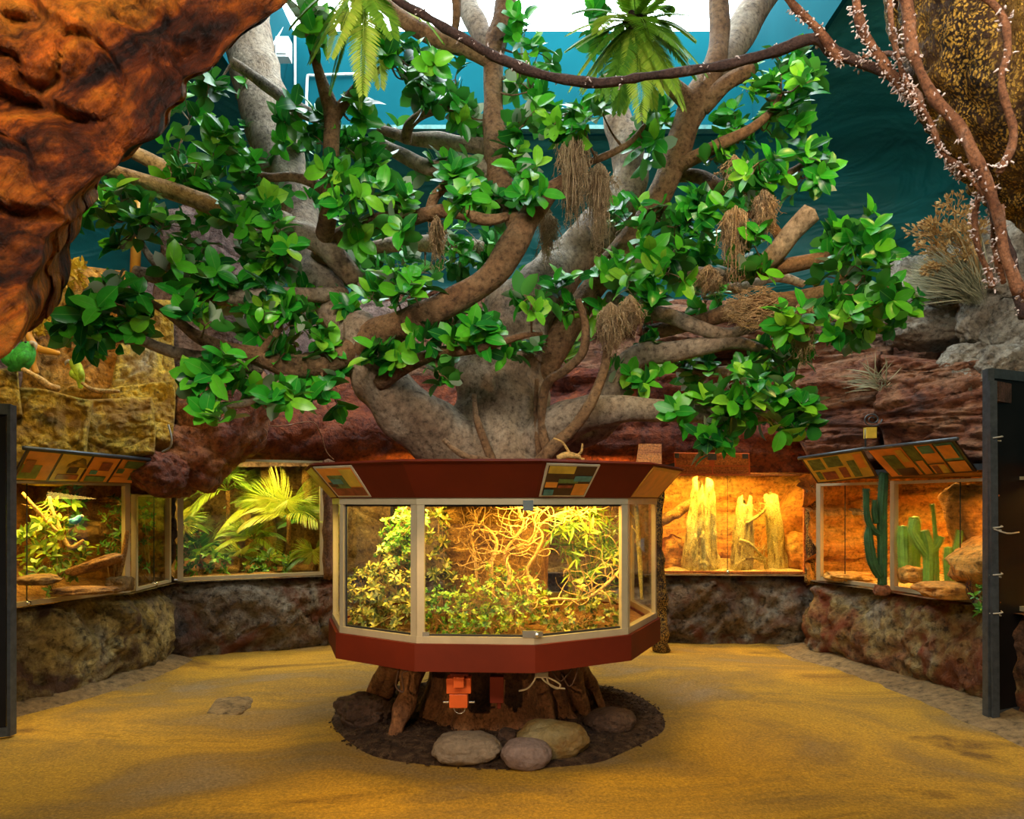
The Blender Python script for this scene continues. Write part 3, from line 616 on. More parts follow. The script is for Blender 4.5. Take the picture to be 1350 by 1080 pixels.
C3 = limb('branch', [(438,156,4.4,10),(455,135,4.4,7),(475,110,4.4,5.5),(500,92,4.4,4),(525,75,4.4,3)])
D = limb('limb', [(686,312,4.6,14),(672,270,4.75,15),(656,225,4.85,17),(653,170,4.9,15),(650,110,4.95,12),(652,60,5.0,14),(664,20,5.0,14),(672,-30,5.0,13)], None, 16)
D1 = limb('branch', [(650,80,4.95,11),(612,64,4.9,11),(570,48,4.8,11),(535,28,4.8,10),(500,0,4.8,9),(480,-20,4.8,8)])
D2 = limb('branch', [(646,72,5.0,12),(632,40,5.1,14),(612,0,5.3,15),(600,-40,5.4,15)], M_bark)
D3 = limb('branch', [(652,228,4.85,12),(610,212,4.9,9),(570,222,4.9,9),(530,205,5.0,9),(495,185,5.0,7)], M_bark)
D4 = limb('branch', [(656,196,4.95,10),(610,190,5.1,10),(565,184,5.2,10),(540,182,5.2,8),(500,170,5.3,6)], M_bark)
D5 = limb('branch', [(600,-20,4.6,8),(602,15,4.6,6),(600,38,4.65,5)])
E = limb('limb', [(690,540,5.35,18),(722,478,5.3,19),(748,430,5.25,18),(785,375,5.2,17),(828,322,5.1,16),(862,272,5.05,16),(888,215,5.0,17),(905,165,4.95,19),(922,128,4.9,20),(942,85,4.9,14),(948,40,4.95,13),(946,-30,5.0,13)], M_barkB, 16)
E1 = limb('branch', [(925,128,4.95,20),(952,85,5.1,19),(975,45,5.3,20),(1005,-5,5.5,20),(1025,-40,5.6,20)], M_bark, 16)
E2 = limb('branch', [(918,140,4.9,15),(895,122,4.85,12),(875,105,4.8,9),(860,95,4.8,7)])
E3 = limb('branch', [(925,140,4.9,15),(955,112,4.8,11),(978,98,4.75,11),(992,89,4.7,9)], None, 12, fol=False)
H1 = limb('branch', [(882,225,5.0,9),(915,208,4.9,9),(950,190,4.8,8),(990,170,4.7,6.5),(1018,145,4.7,4.5),(1030,122,4.7,3.5)])
H2 = limb('branch', [(880,232,5.1,9),(920,232,5.1,9),(955,248,5.0,9),(1000,245,4.9,7),(1040,228,4.9,5),(1060,215,4.9,4)])
Fb = limb('limb', [(800,350,5.15,12),(850,348,5.1,12),(905,362,5.0,11),(950,362,4.85,10),(990,356,4.75,12),(1020,335,4.7,13),(1045,305,4.65,13),(1070,280,4.6,14)], M_bark, 14)
F1 = limb('branch', [(1032,322,4.7,8),(1018,298,4.7,6),(995,285,4.7,5),(965,276,4.75,4),(930,262,4.8,3.5)])
F2 = limb('branch', [(1000,358,4.8,9),(1040,350,4.75,10),(1080,342,4.7,9),(1105,336,4.7,7),(1130,330,4.7,4)])
Gb = limb('branch', [(850,440,5.2,10),(920,425,5.0,10),(985,405,4.7,12),(1040,398,4.5,13),(1090,388,4.4,12),(1122,378,4.35,9)], None, 14)
H = limb('branch', [(800,395,5.2,11),(845,408,5.1,10),(885,418,5.0,10),(925,433,4.9,9),(960,440,4.9,8),(1010,425,4.8,5)], M_bark)
I = limb('limb', [(725,585,5.3,22),(770,570,5.2,22),(805,545,5.1,19),(815,500,5.1,17),(842,468,5.05,15),(885,464,5.0,14),(930,456,4.95,11),(975,452,4.9,8),(1030,470,4.9,5)], M_bark, 16)
J = limb('limb', [(700,590,5.1,32),(745,555,4.95,28),(800,541,4.8,20),(860,541,4.7,16),(910,545,4.65,13),(960,548,4.6,10),(1020,548,4.6,8),(1078,552,4.6,5)], M_bark, 18)
L1 = limb('limb', [(470,370,4.9,14),(425,322,4.8,16),(385,305,4.75,15),(335,285,4.7,14),(285,272,4.65,13),(235,255,4.6,12),(195,240,4.55,10),(160,230,4.5,9),(120,216,4.5,7)], M_bark, 14)
L1b = limb('branch', [(380,296,5.0,13),(340,278,5.0,12),(290,258,5.0,11),(245,236,5.0,11),(210,218,5.0,10),(185,205,5.0,9),(150,192,5.0,7)], M_bark)
L2 = limb('branch', [(430,160,4.5,9),(395,145,4.6,9),(360,120,4.7,8),(330,98,4.8,7),(306,82,4.8,6)], M_bark)
L3 = limb('branch', [(434,255,4.55,8),(412,240,4.6,7),(385,233,4.6,6),(355,234,4.6,5),(325,225,4.6,3)])
L4 = limb('branch', [(455,390,4.9,11),(400,388,4.7,10),(340,392,4.55,10),(285,392,4.5,10),(250,382,4.45,9),(215,368,4.4,9),(178,358,4.4,8)], M_bark)
L4b = limb('branch', [(255,382,4.45,7),(222,362,4.4,6),(195,335,4.35,5),(178,300,4.35,4),(165,270,4.35,3)], M_bark)
L5 = limb('limb', [(482,452,4.75,17),(430,478,4.6,16),(385,482,4.5,16),(345,470,4.4,13),(300,460,4.35,10),(262,445,4.3,8),(230,420,4.25,6),(195,395,4.2,4)], M_barkB, 14)
L6 = limb('branch', [(345,485,4.45,9),(300,476,4.35,9),(255,470,4.3,8),(215,460,4.25,8),(186,448,4.2,7)], M_bark)
L7 = limb('branch', [(385,495,4.5,7),(350,515,4.4,7),(325,530,4.35,6),(300,535,4.3,4),(275,532,4.3,2.5)], M_bark)
L8 = limb('branch', [(338,475,4.4,7),(352,455,4.35,6),(365,438,4.3,5),(372,420,4.3,3)])
L9 = limb('branch', [(372,318,4.75,6),(366,290,4.7,5),(360,262,4.65,4),(352,240,4.6,3)])
N1 = limb('branch', [(500,505,4.7,12),(540,480,4.6,10),(580,465,4.5,8),(620,462,4.4,6),(660,452,4.35,5),(692,442,4.3,4),(715,440,4.3,2.5)])
N2 = limb('branch', [(565,290,4.6,8),(572,262,4.55,7),(588,243,4.5,6),(596,225,4.5,3)])
N3 = limb('branch', [(535,185,5.0,8),(540,165,4.9,7),(558,150,4.85,7),(582,140,4.8,6),(600,125,4.8,3)])
N4 = limb('branch', [(640,330,5.6,10),(590,322,5.7,11),(530,322,5.8,10),(470,330,5.8,8)], M_bark)
N6 = limb('branch', [(765,218,4.6,5),(800,205,4.55,5),(830,188,4.5,4),(850,165,4.5,3)])
N7 = limb('branch', [(900,345,5.5,9),(960,380,5.6,8),(1020,365,5.7,7),(1060,375,5.7,5)], M_bark)
N8 = limb('branch', [(880,480,5.3,8),(940,490,5.2,7),(1000,485,5.1,6),(1050,500,5.0,4)], M_bark)
N9 = limb('branch', [(400,30,4.35,3),(395,-5,4.35,3)], fol=True)
# leaves: each cluster belongs to the branch nearest to it
CL = """275,115,15 250,160,26 235,200,25 290,190,28 335,190,28 365,200,26 235,235,20 255,245,18 330,225,18 345,255,16 135,255,26 160,265,20 115,270,15 185,300,16 165,315,14 215,300,16 270,270,22 300,290,20 245,330,20 225,345,16 275,350,18 310,285,18 395,275,20 370,320,22 330,345,18 350,350,20 415,165,20 385,150,14 325,118,11 395,195,18 425,190,14 400,18,20 435,30,24 150,290,16 260,215,18 305,210,18
540,80,24 510,70,14 530,105,24 555,115,20 470,160,20 480,190,20 500,205,24 470,205,18 520,180,16 595,145,18 610,130,16 620,155,16 600,105,14 570,230,16 605,225,14 695,40,28 710,70,24 690,100,18 700,120,20 710,150,20 690,165,18 735,160,16 745,150,18 770,165,20 790,140,14 860,190,24 880,165,18 845,150,14 460,265,22 490,265,18 520,262,20 600,255,18 620,265,16 660,250,22 690,240,22 640,275,22 670,270,20 700,260,14 455,340,22 470,310,16 520,320,18 530,300,14 600,330,18 630,320,20 640,340,16 680,210,11 830,300,26 850,320,22 870,290,20 810,310,18 880,340,20 890,300,18 780,20,22 800,45,18 560,90,18 495,235,18 445,225,16
980,110,14 1000,120,16 1030,100,20 1060,105,22 1050,130,22 1040,155,18 970,165,18 1010,170,16 975,185,14 1000,215,20 1020,230,20 975,235,18 985,255,18 940,210,11 1070,215,18 1085,225,14 1060,235,16 920,290,20 905,270,18 920,320,18 925,340,18 995,325,12 1120,300,24 1140,310,22 1110,330,20 1150,330,20 1090,320,14 960,280,13
160,385,20 150,400,22 180,395,20 110,420,22 98,440,16 132,436,16 155,445,16 180,430,20 270,380,26 305,370,26 290,400,22 320,400,20 270,430,18 350,350,18 365,340,16 405,385,18 400,410,26 430,410,22 440,430,22 380,430,20 350,400,16 285,490,20 310,490,16 270,500,16 345,515,13 330,500,13 360,520,16 430,510,20 410,490,18 445,490,14 275,545,14 290,555,13 385,525,10 335,430,14 430,350,18 420,460,20 240,395,16 390,455,20
465,330,22 480,370,18 520,380,20 545,385,20 500,350,14 530,350,14 610,340,18 630,340,20 600,430,22 620,440,20 640,450,16 590,450,14 520,465,20 500,470,16 555,440,14 700,395,18 720,370,20 735,390,22 725,410,18 745,405,14 715,460,18 700,465,14 675,465,11 580,495,13 580,480,10 855,360,20 830,370,18 880,360,20 900,340,22 840,400,20 870,400,14 800,350,18 790,410,14 850,465,14 830,490,13 840,510,11 870,480,13 450,400,20 560,360,16 490,395,14
930,400,18 950,390,14 1000,360,11 970,360,12 1110,370,26 1140,360,24 1130,390,24 1160,400,24 1180,390,22 1185,410,18 1145,420,22 1110,430,18 1125,440,14 1080,420,13 1100,410,14 1035,420,16 1030,445,20 1010,460,22 1030,480,22 1050,470,18 905,490,16 930,500,20 915,480,14 960,510,22 990,500,20 985,520,20 1010,530,22 1035,535,22 1055,540,20 960,530,20 930,530,16 1020,555,14 945,565,16 935,588,11 950,575,14 1060,545,11 890,550,11 1000,545,18 965,545,16 945,520,18"""
for s in CL.split():
    px, py, r = map(float, s.split(','))
    best = None
    for b in BR:
        if not b.fol: continue
        for p, rr in b.q:
            d = math.hypot(CX+p.x/p.y*F-px, HY-(p.z-EYE)/p.y*F-py)-rr*F/p.y*.3
            if best is None or d < best[0]: best = (d, b, p, rr)
    d, b, bp, rr = best; Y = bp.y+R.uniform(-.32, .2)-min(d, 60)/60*R.uniform(-.1,.2); c = P(px, py, Y); rad = r/F*Y
    mid = (bp+c)/2+V((0,0,-.03)); ends = []
    b.mb.tube([bp, mid, c], [max(.005, min(rr*.5, .012)), .006, .004], 5, 3)
    nw = 3 if r < 15 else 4 if r < 20 else 5
    for k in range(nw):
        o = V((R.uniform(-1,1)*rad*.95, R.uniform(-1,1)*rad*1.3, R.uniform(-.95,.95)*rad)); e = c+o
        b.mb.tube([c, c+o*.5+V((0,0,.01)), e], [.004,.0035,.003], 4, 2)
        ax = (o.normalized()*.7+V((0,-.25,.45))+rv(.45)); b.f.whorl(e, ax, R.randint(5, 7), R.uniform(.112,.15), R.uniform(.068,.086))
for b in BR:
    if b is TR: b.ob = TREE.part('trunk', b.mb, b.mat)
    else: b.ob = TREE.part(b.name, b.mb, b.mat)
    if b.f.f: TREE.part('foliage', b.f, M_leaf, parent=b.ob)
WSEG = 3
# broken stub and the dark round knot at the top of the left fork
m = MB(); m.blob(P(403,18,4.3), (.05,.05,.055), 4, .2, 3, 0, 3); TREE.part('knot', m, M_liana, parent=C2.ob, label='dark round knot at the tip')
# lower stump: fluted base with buttress roots under the case
m = MB(); g = []
for k in range(26):
    z = -.02+.62*k/25; row = []
    for j in range(96):
        a = 2*PI*j/96; t = 1-z/.6; r = .47+.13*t**2.2; r += (.04+.06*t)*max(0, math.sin(a*9+.6*math.sin(a*2)))-.05*abs(math.sin(a*4.5+.7)); q = V((-.1+r*math.cos(a), 5.28+r*math.sin(a), z)); r2 = 1+.1*noise.noise(q*5)
        row.append(V((-.1+r*r2*math.cos(a), 5.28+r*r2*math.sin(a), z)))
    g.append(row)
m.grid(g, closed=True); TREE.part('stump', m, M_stump)
for (tx, ty, bx, by, rt, rb) in [(548,885,520,975,13,9),(562,885,528,960,9,6),(530,885,498,938,14,9),(600,895,588,958,10,9),(668,885,672,960,16,11),(694,895,700,950,10,9),(722,885,742,952,12,8),(742,885,775,950,12,7),(640,890,632,955,9,8),(520,890,478,940,9,6),(750,890,796,938,10,6)]:
    b0 = G(bx, by); top = P(tx, ty, 4.70+.1*R.random()); top.z = .6; mid = top.lerp(b0, .45)+V((0,.10,.0)); m = MB()
    m.tube([top, mid, b0.lerp(mid,.25)+V((0,0,.02)), b0+V((0,0,-.03))], [rt*5.6/F, rt*1.1*4.8/F, rb*1.3*4.7/F, rb*.8*4.6/F], 10, 7, .25, freq=8); TREE.part('root', m, M_stump)
# aerial roots / climbing stems against the trunk
for nm, pts in [('aerial_root', [(762,395,4.7,4),(772,430,4.7,5),(768,465,4.7,5.5),(745,488,4.75,6),(722,505,4.8,6),(714,540,4.85,6),(716,575,4.85,6),(725,610,4.85,6)]),
 ('aerial_root', [(802,455,4.6,6),(796,490,4.6,6.5),(780,530,4.6,7.5),(760,560,4.65,8),(735,585,4.7,8.5),(708,612,4.75,8)]),
 ('aerial_root', [(625,520,4.85,3.5),(628,550,4.82,4.5),(638,580,4.8,5),(650,612,4.8,6)]),
 ('aerial_root', [(708,500,4.9,3),(706,540,4.9,3.5),(709,580,4.9,4),(712,612,4.9,4)]),
 ('aerial_root', [(585,580,4.75,3),(610,600,4.7,4),(640,607,4.7,4),(668,610,4.7,3)])]:
    m = MB(); m.tube([P(a,b_,Y) for a,b_,Y,r in pts], [r*Y/F for a,b_,Y,r in pts], 8, 5, .15); TREE.part(nm, m, M_barkB)
# Spanish moss
def moss(px, y0, y1, w, Y, label):
    m = MB(); R.seed(int(px*7+y0)); L = (y1-y0)/F*Y
    for k in range(int(w*8)):
        u = R.gauss(0, .34); x = px+u*w*.6; s = P(x, y0+R.uniform(-2,8)+abs(u)*14, Y+R.gauss(0,.045)); l = L*R.uniform(.25,1)*(1-min(.75, abs(u)*.9)); ps = [s]
        for j in range(5): ps.append(ps[-1]+V((R.gauss(0,.011), R.gauss(0,.011), -l/5)))
        m.tube(ps, [.0045,.004,.0035,.003,.0025,.0015], 3, 1)
        for j in range(5):
            q = ps[R.randint(1,5)]; m.tube([q, q+rv(.02)+V((0,0,-.008)), q+rv(.028)+V((0,0,-.022))], [.0022,.002,.001], 3, 1)
    one('spanish_moss', m, M_moss, label, 'moss', loc=P(px, y0, Y), group='hanging moss clumps')
moss(757,178,305,40,4.45,'longest brown moss beard hanging just right of the central upright limb')
moss(790,215,340,30,4.6,'pale moss wisp hanging right beside the longest beard')
moss(722,275,350,20,4.8,'small grey moss wisp over the dark gap left of the leaning trunk')
moss(576,285,352,14,4.5,'thin moss strand hanging below the horizontal middle branch')
moss(970,272,380,34,4.6,'thick tan moss column hanging from the right branch')
moss(968,205,245,30,4.8,'short moss tuft among the leaves on the upper right branch')
moss(1008,248,320,24,4.6,'thin moss strand right above the cut branch stub')
moss(1060,395,482,26,4.35,'frayed moss hanging under the reddish branch at right')
moss(830,390,440,26,4.6,'moss tuft above the bare grey elbow right of the trunk')
moss(805,400,470,34,4.55,'mossy tangle in the fork right of the trunk')
moss(935,350,385,30,4.7,'short moss tuft lying on the long right limb')
# nest-like ball of moss
m = MB(); R.seed(3); c = P(995,408,4.5)
for k in range(420):
    a = R.uniform(0,6.28); e = R.uniform(-1,1); q = c+V((.19*math.cos(a)*math.sqrt(1-e*e), .12*math.sin(a), .10*e)); d = V((-math.sin(a), .2*math.cos(a), R.uniform(-.5,.5)))
    m.tube([q-d*.05, q+V((0,-.012,.008)), q+d*.05+rv(.02)], [.002,.003,.0015], 3, 1)
one('moss_nest', m, M_moss, 'round nest of brown moss fibres lying on the right branches', 'nest', loc=c)
# ferns hanging at the top
def fern(label, px, py, Y, dirs, L, ll):
    t = T('hanging_fern', label, 'fern', P(px,py,Y), 'ferns hanging at the top'); c = P(px,py,Y); R.seed(int(px))
    m = MB(); m.blob(c, (.07,.07,.06), 3, .3, 3, 0, 1); t.part('root_ball', m, M_liana)
    for dx, dz, dy in dirs:
        m = MB(); m.frond(c, V((dx, dy, dz)), V((0,-.6,1)), L*R.uniform(.8,1.1), 54, ll, ll*.10, R.uniform(.3,.8), .0035, 1.25, .05, ldroop=.1); t.part('frond', m, M_fern)
fern('yellow green fern hanging at the top right of centre', 838, 30, 4.2, [(-.9,-.5,.2),(.9,-.5,.2),(-.7,-.7,-.1),(.7,-.7,-.2),(-.3,-.9,0),(.3,-.9,.1),(-1,.1,.25),(1,.1,.35),(-.6,.5,.3),(.6,.5,.3),(0,-.8,-.4),(-.45,-.8,-.35),(.5,-.8,-.4),(-.8,-.6,.05),(.8,-.6,.05),(-.2,-1,.25),(.45,-.9,.35),(-.5,-.8,.45),(-1,-.1,-.05),(1,-.2,-.2),(-1,.1,-.2),(-.8,.5,0),(-.5,.1,-.5),(-.15,.3,-.7),(.3,.2,-.6),(.7,.1,-.4),(1,.3,-.1),(.5,.7,0),(-.2,.8,0),(0,-.1,-.5),(.9,-.1,.3),(-.6,-.2,-.3),(.5,-.3,-.5),(-1,-.2,.1),(.2,-.5,-.2)], .38, .12)
fern('feathery fern hanging at the top left of centre', 480, -20, 4.0, [(-1,.0,-.2),(-.7,-.5,-.2),(-.3,-.7,-.4),(.05,-.8,-.3),(.4,-.6,-.3),(.8,-.3,-.2),(1,0,0),(-.1,-.6,.3),(.2,-.9,.2),(-.5,-.8,.2)], .42, .12)
# ================================================================ CENTRAL DISPLAY CASE
R.seed(21)
VV = [(-1.26,5.10),(-1.08,4.56),(-.555,4.22),(.125,4.18),(.715,4.50),(1.02,5.13),(.97,5.80),(.52,6.28),(-.32,6.36),(-.98,5.92)]
VV = [V((*p, 0)) for p in VV]; NV = len(VV); CC = V((-.12,5.25,0))
def ring(off, z):
    out = []
    for i in range(NV):
        a, b, c = VV[i-1], VV[i], VV[(i+1)%NV]; t1 = (b-a).normalized(); t2 = (c-b).normalized(); n1 = V((t1.y,-t1.x,0)); n2 = V((t2.y,-t2.x,0))
        m = (n1+n2).normalized(); out.append(b+m*off/max(.3, m.dot(n1))+V((0,0,z)))
    return out
def shell(mb, *rs):
    mb.grid([r for r in rs], closed=True)
case = T('display_case', 'octagonal maroon and glass terrarium case around the tree in the middle of the room', 'display case', (-.12,5.25,.56))
m = MB(); shell(m, ring(-.04,.725), ring(.035,.725), ring(.035,.565), ring(-.04,.565), ring(-.04,.725)); case.part('apron', m, M_maroon, smooth=False)
m = MB(); rr = ring(-.02,.70); r2 = [CC+(p-CC).normalized()*.42+V((0,0,0)) for p in rr]; r2 = [V((p.x,p.y,.70)) for p in r2]; r3 = [p-V((0,0,.1)) for p in r2]; r4 = [V((p.x,p.y,.60)) for p in rr]; shell(m, r3, r2, rr, r4, r3); case.part('tray', m, M_maroon, smooth=False)
m = MB(); shell(m, ring(0,1.575), ring(.02,1.575), ring(.185,1.775), ring(.165,1.785), ring(0,1.575)); case.part('fascia', m, M_maroon, smooth=False)
m = MB(); shell(m, ring(.19,1.772), ring(.198,1.778), ring(.17,1.792), ring(.15,1.78), ring(.19,1.772)); case.part('fascia_edge', m, M_maroon, smooth=False)
m = MB(); rr = ring(0,1.60); r2 = [CC+V(((p-CC).x,(p-CC).y,0)).normalized()*.36 for p in rr]; shell(m, rr, [V((p.x,p.y,1.60)) for p in r2], [V((p.x,p.y,1.62)) for p in r2], [p+V((0,0,.02)) for p in rr], rr); case.part('lid', m, M_maroon, smooth=False)
m = MB(); shell(m, ring(.012,.725), ring(.012,.765), ring(-.03,.765), ring(-.03,.725), ring(.012,.725)); case.part('bottom_rail', m, M_alu, smooth=False)
m = MB(); shell(m, ring(.012,1.535), ring(.012,1.58), ring(-.03,1.58), ring(-.03,1.535), ring(.012,1.535)); case.part('top_rail', m, M_alu, smooth=False)
rm = ring(-.006, 0)
for i in range(NV):
    if i == 3: continue
    m = MB(); p = rm[i]; w = .044 if i in (2, 4) else .026
    for s, j in ((-1, i-1), (1, (i+1)%NV)):
        d = (rm[j]-p).normalized(); m.bar(p+d*w*.45+V((0,0,.73)), p+d*w*.45+V((0,0,1.575)), w, .03, up=(-d.y, d.x, 0))
    case.part('post', m, M_alu, smooth=False)
rg = ring(-.012, 0); ri = ring(-.02, 0)
for i in range(NV):
    j = (i+1)%NV; a, b = rg[i], rg[j]; d = (b-a).normalized(); e0 = .002 if i == 3 else .03; e1 = .002 if j == 3 else .03
    q = [a+d*e0+V((0,0,.765)), b-d*e1+V((0,0,.765)), b-d*e1+V((0,0,1.535)), a+d*e0+V((0,0,1.535))]
    m = MB(); m.slab(*q, .006); case.part('pane', m, M_glass, smooth=False)
    if i in (1,2,3):
        m = MB(); u = V((0,0,1))
        m.bar(q[0]+u*.006, q[1]+u*.006, .012, .012); m.bar(q[3]-u*.006, q[2]-u*.006, .012, .012)
        if i != 3: m.bar(q[0], q[3], .01, .01)
        if i != 2: m.bar(q[1], q[2], .01, .01)
        case.part('gasket', m, M_gasket, smooth=False)
m = MB(); p = rm[3]; m.box(p+V((-.02,-.012,.785)), (.085,.022,.04)); m.box(p+V((.035,-.008,.785)), (.03,.03,.028), .5); m.tube([p+V((.02,-.03,.785)), p+V((.02,-.05,.785))], .012, 8, 1); case.part('lock', m, M_steel, smooth=False)
m = MB(); m.box(p+V((-.03,-.01,1.53)), (.06,.016,.06)); m.box(rm[2]+V((.05,-.012,.775)), (.04,.012,.03)); case.part('glass_clip', m, M_steel, smooth=False)
def picboard(t, q, thick, frame, patches, fw=.03, back=M_pO):
    """q = bl, br, tr, tl. frame board plus coloured print fields (u0,v0,u1,v1,mat)"""
    q = [V(p) for p in q]; n = (q[1]-q[0]).cross(q[3]-q[0]).normalized()
    m = MB(); m.slab(*q, thick); t.part('board', m, frame, smooth=False)
    lv = {}
    for k, (u0,v0,u1,v1,mt, *nm) in enumerate(patches):
        z = thick/2+.001+.0008*k; c = [bilin(q,u,v)+n*z for u, v in ((u0,v0),(u1,v0),(u1,v1),(u0,v1))]; m = MB(); m.slab(*c, .0012); t.part(nm[0] if nm else 'picture', m, mt, smooth=False)
    return n
def fac(i, u0, u1):
    a0 = ring(.024,1.582); a1 = ring(.19,1.772); j = (i+1)%NV; q = [a0[i], a0[j], a1[j], a1[i]]; return [bilin(q,u0,.01), bilin(q,u1,.01), bilin(q,u1,.97), bilin(q,u0,.97)]
t = T('info_sign', 'small framed animal card on the left end of the maroon case fascia', 'sign', fac(1,.02,.46)[0])
picboard(t, fac(1,.02,.46), .008, M_pW, [(.04,.05,.96,.95,M_pO),(.06,.06,.96,.32,M_pM),(.18,.30,.62,.72,M_pG),(.08,.34,.3,.5,M_pB),(.62,.36,.94,.9,M_pY,'text_panel'),(.2,.45,.5,.6,M_pT)])
t = T('info_sign', 'small card with a green lizard picture on the right part of the case fascia', 'sign', fac(3,.04,.50)[0])
picboard(t, fac(3,.04,.50), .008, M_pW, [(.04,.05,.96,.95,M_pB),(.06,.72,.56,.94,M_pY,'text_panel'),(.66,.06,.95,.42,M_pO,'text_panel'),(.06,.3,.3,.46,M_pO),(.3,.44,.7,.56,M_pG),(.6,.5,.94,.66,M_pT),(.06,.06,.26,.24,M_pT),(.32,.3,.62,.38,M_pM)])
for i, lb in ((0, 'narrow yellow panel painting the light on the far left facet of the case fascia'), (4, 'blank orange card covering the far right facet of the case fascia')):
    q = fac(i, .06 if i == 0 else .02, .94); t = T('info_sign', lb, 'sign', q[0]); picboard(t, q, .006, M_leafy and (M_pY if i == 0 else M_bam), [(.05,.08,.95,.92,M_pY if i == 0 else M_pO)])  # far left panel paints the yellow light falling on the fascia
# inner core
m = MB(); g = []
for k in range(14):
    z = .66+.96*k/13; g.append([V((-.1+r*math.cos(a), 5.28+r*math.sin(a), z)) for a in [2*PI*j/60 for j in range(60)] for r in [.36*(1+.10*noise.noise(V((math.cos(a)*3, math.sin(a)*3, z*2))))]])
m.grid(g, closed=True); case.part('core_wall', m, M_cork)
def soil(name, label, pts, z, mat, amp=.02, hgt=None):
    """bumpy ground patch over a plan polygon given as ring lists"""
    c = sum((V((*p,0)) for p in pts), V((0,0,0)))/len(pts); g = []
    for k in range(20):
        t = k/19; row = []
        for i in range(len(pts)):
            for s in range(8):
                a = V((*pts[i],0)).lerp(V((*pts[(i+1)%len(pts)],0)), s/8); q = c.lerp(a, t); row.append(V((q.x, q.y, z+amp*(noise.fractal(q*6, .8, 2, 4)+.5)*min(1,(1-t)*6+.15)+(hgt(q) if hgt else 0)*min(1,(1-t)*5))))
        g.append(row)
    m = MB(); m.grid(g, closed=True); return one(name, m, mat, label, 'soil', loc=(c.x, c.y, z), kind='stuff')
soil('leaf_litter', 'brown leaf litter covering the floor of the central case', [(p.x, p.y) for p in ring(-.06,0)], .715, M_esoil, .03)

# ---------------------------------------------------------------- plants
def inside_case(p):
    q = RIN
    return all((q[(i+1)%NV]-q[i]).cross(V((p.x,p.y,0))-q[i]).z > 0 for i in range(NV)) and .70 < p.z < 1.56
RIN = ring(-.035, 0)
def in_left(p): return (V((.83,2.08,0)).cross(V((p.x+4.2,p.y-4.25,0)))).z > .10 and p.z < 1.76 and p.x < -3.42
def prune(mb, keep):
    ok = [keep(p) for p in mb.v]; f = []; r = []
    for a, b in zip(mb.f, mb.r):
        if all(ok[i] for i in a): f.append(a); r.append(b)
    used = sorted({i for a in f for i in a}); ix = {o: k for k, o in enumerate(used)}
    mb.v = [mb.v[i] for i in used]; mb.m = [mb.m[i] for i in used]; mb.f = [[ix[i] for i in a] for a in f]; mb.r = r
KEEP = None
def plant(name, label, cat, base, clusters, L, Wd, mat, n=7, stemr=.006, stem=M_dry, spread=1.0, group=None, up=.5, curl=.3, spray=1):
    t = T(name, label, cat, base, group); ms = MB(); mf = MB()
    for (px, py, Y, r) in clusters:
        c = P(px, py, Y); rad = r/F*Y; b = V(base)+V((R.uniform(-.04,.04), R.uniform(-.04,.04), 0)); ms.tube([b, b.lerp(c,.5)+rv(.03), c], [stemr, stemr*.8, stemr*.5], 5, 3)
        for k in range(max(1, int(spray*(rad/L)*3))):
            o = rv(1)*rad; e = c+o; ms.tube([c, c+o*.6+rv(.01), e], [stemr*.5, stemr*.4, stemr*.3], 4, 1); mf.whorl(e, o.normalized()*.6+V((0,-.2,up))+rv(.4), n, L*R.uniform(.8,1.2), Wd*R.uniform(.8,1.2), spread, curl)
    if KEEP: prune(ms, KEEP); prune(mf, KEEP)
    t.part('stem', ms, stem); t.part('foliage', mf, mat); return t
def bough(name, label, cat, pts, r, mat, group=None, kinks=0, twigs=0, tl=.15):
    """gnarled bare branch through pixel points with random twigs"""
    m = MB(); ps = [P(*p[:3]) for p in pts]; rs = [(p[3]*p[2]/F*(.72 if KEEP else 1) if len(p) > 3 else r) for p in pts]; m.tube(ps, rs, 7, 5, .2, freq=12)
    q = catmull([(*p, a) for p, a in zip(ps, rs)], 8)
    for k in range(twigs):
        a = q[R.randrange(len(q)//5, len(q))]; p = V(a[:3]); d = unit(); d.z = abs(d.z)*.7; pp = [p]
        for j in range(6): d = (d+rv(.75)).normalized(); pp.append(pp[-1]+d*tl/5)
        if KEEP: pp = pp[:next((i for i, x in enumerate(pp) if not KEEP(x)), len(pp))]
        if len(pp) < 3: continue
        rr0 = min(a[3]*.8, .0045); m.tube(pp, [rr0*(1-j/8) for j in range(len(pp))], 5, 3)
    return one(name, m, mat, label, cat, loc=ps[0], group=group)
# contents of the central case
KEEP = inside_case
plant('leafy_shrub', 'two toned leafy shrub filling the lower left pane of the central case', 'shrub', P(500,822,4.75),
 [(470,800,4.75,26),(495,800,4.65,30),(525,808,4.6,28),(480,775,4.8,26),(510,775,4.7,30),(535,770,4.7,26),(500,750,4.85,24),(528,745,4.8,26),(463,790,4.85,20),(540,800,4.6,24),(480,812,4.6,20),(520,760,4.9,30)], .042, .017, M_leafd, 8, .004, spread=1.2, spray=2.6)
plant('leafy_shrub', 'bright green climbing shrub rising up behind the left mullion of the case', 'shrub', P(535,818,4.95),
 [(530,735,4.9,24),(540,715,4.85,24),(525,705,4.9,20),(542,690,4.8,20),(520,720,4.95,18),(540,675,4.8,14),(515,740,4.95,18),(505,765,5.0,16)], .04, .017, M_leafg, 8, .004, spread=1.1, spray=2.6)
plant('ground_cover_plant', 'yellow green bushy ground plant low in the middle of the front pane', 'plant', P(640,826,4.6),
 [(590,805,4.55,28),(620,805,4.5,30),(650,800,4.5,34),(680,800,4.5,34),(640,780,4.6,30),(665,775,4.6,30),(690,785,4.6,28),(625,790,4.6,24),(660,765,4.7,20),(700,800,4.5,22),(640,820,4.42,24),(680,822,4.42,24),(600,822,4.45,22)], .028, .013, M_leafy, 7, .003, spread=1.2, spray=2.2)
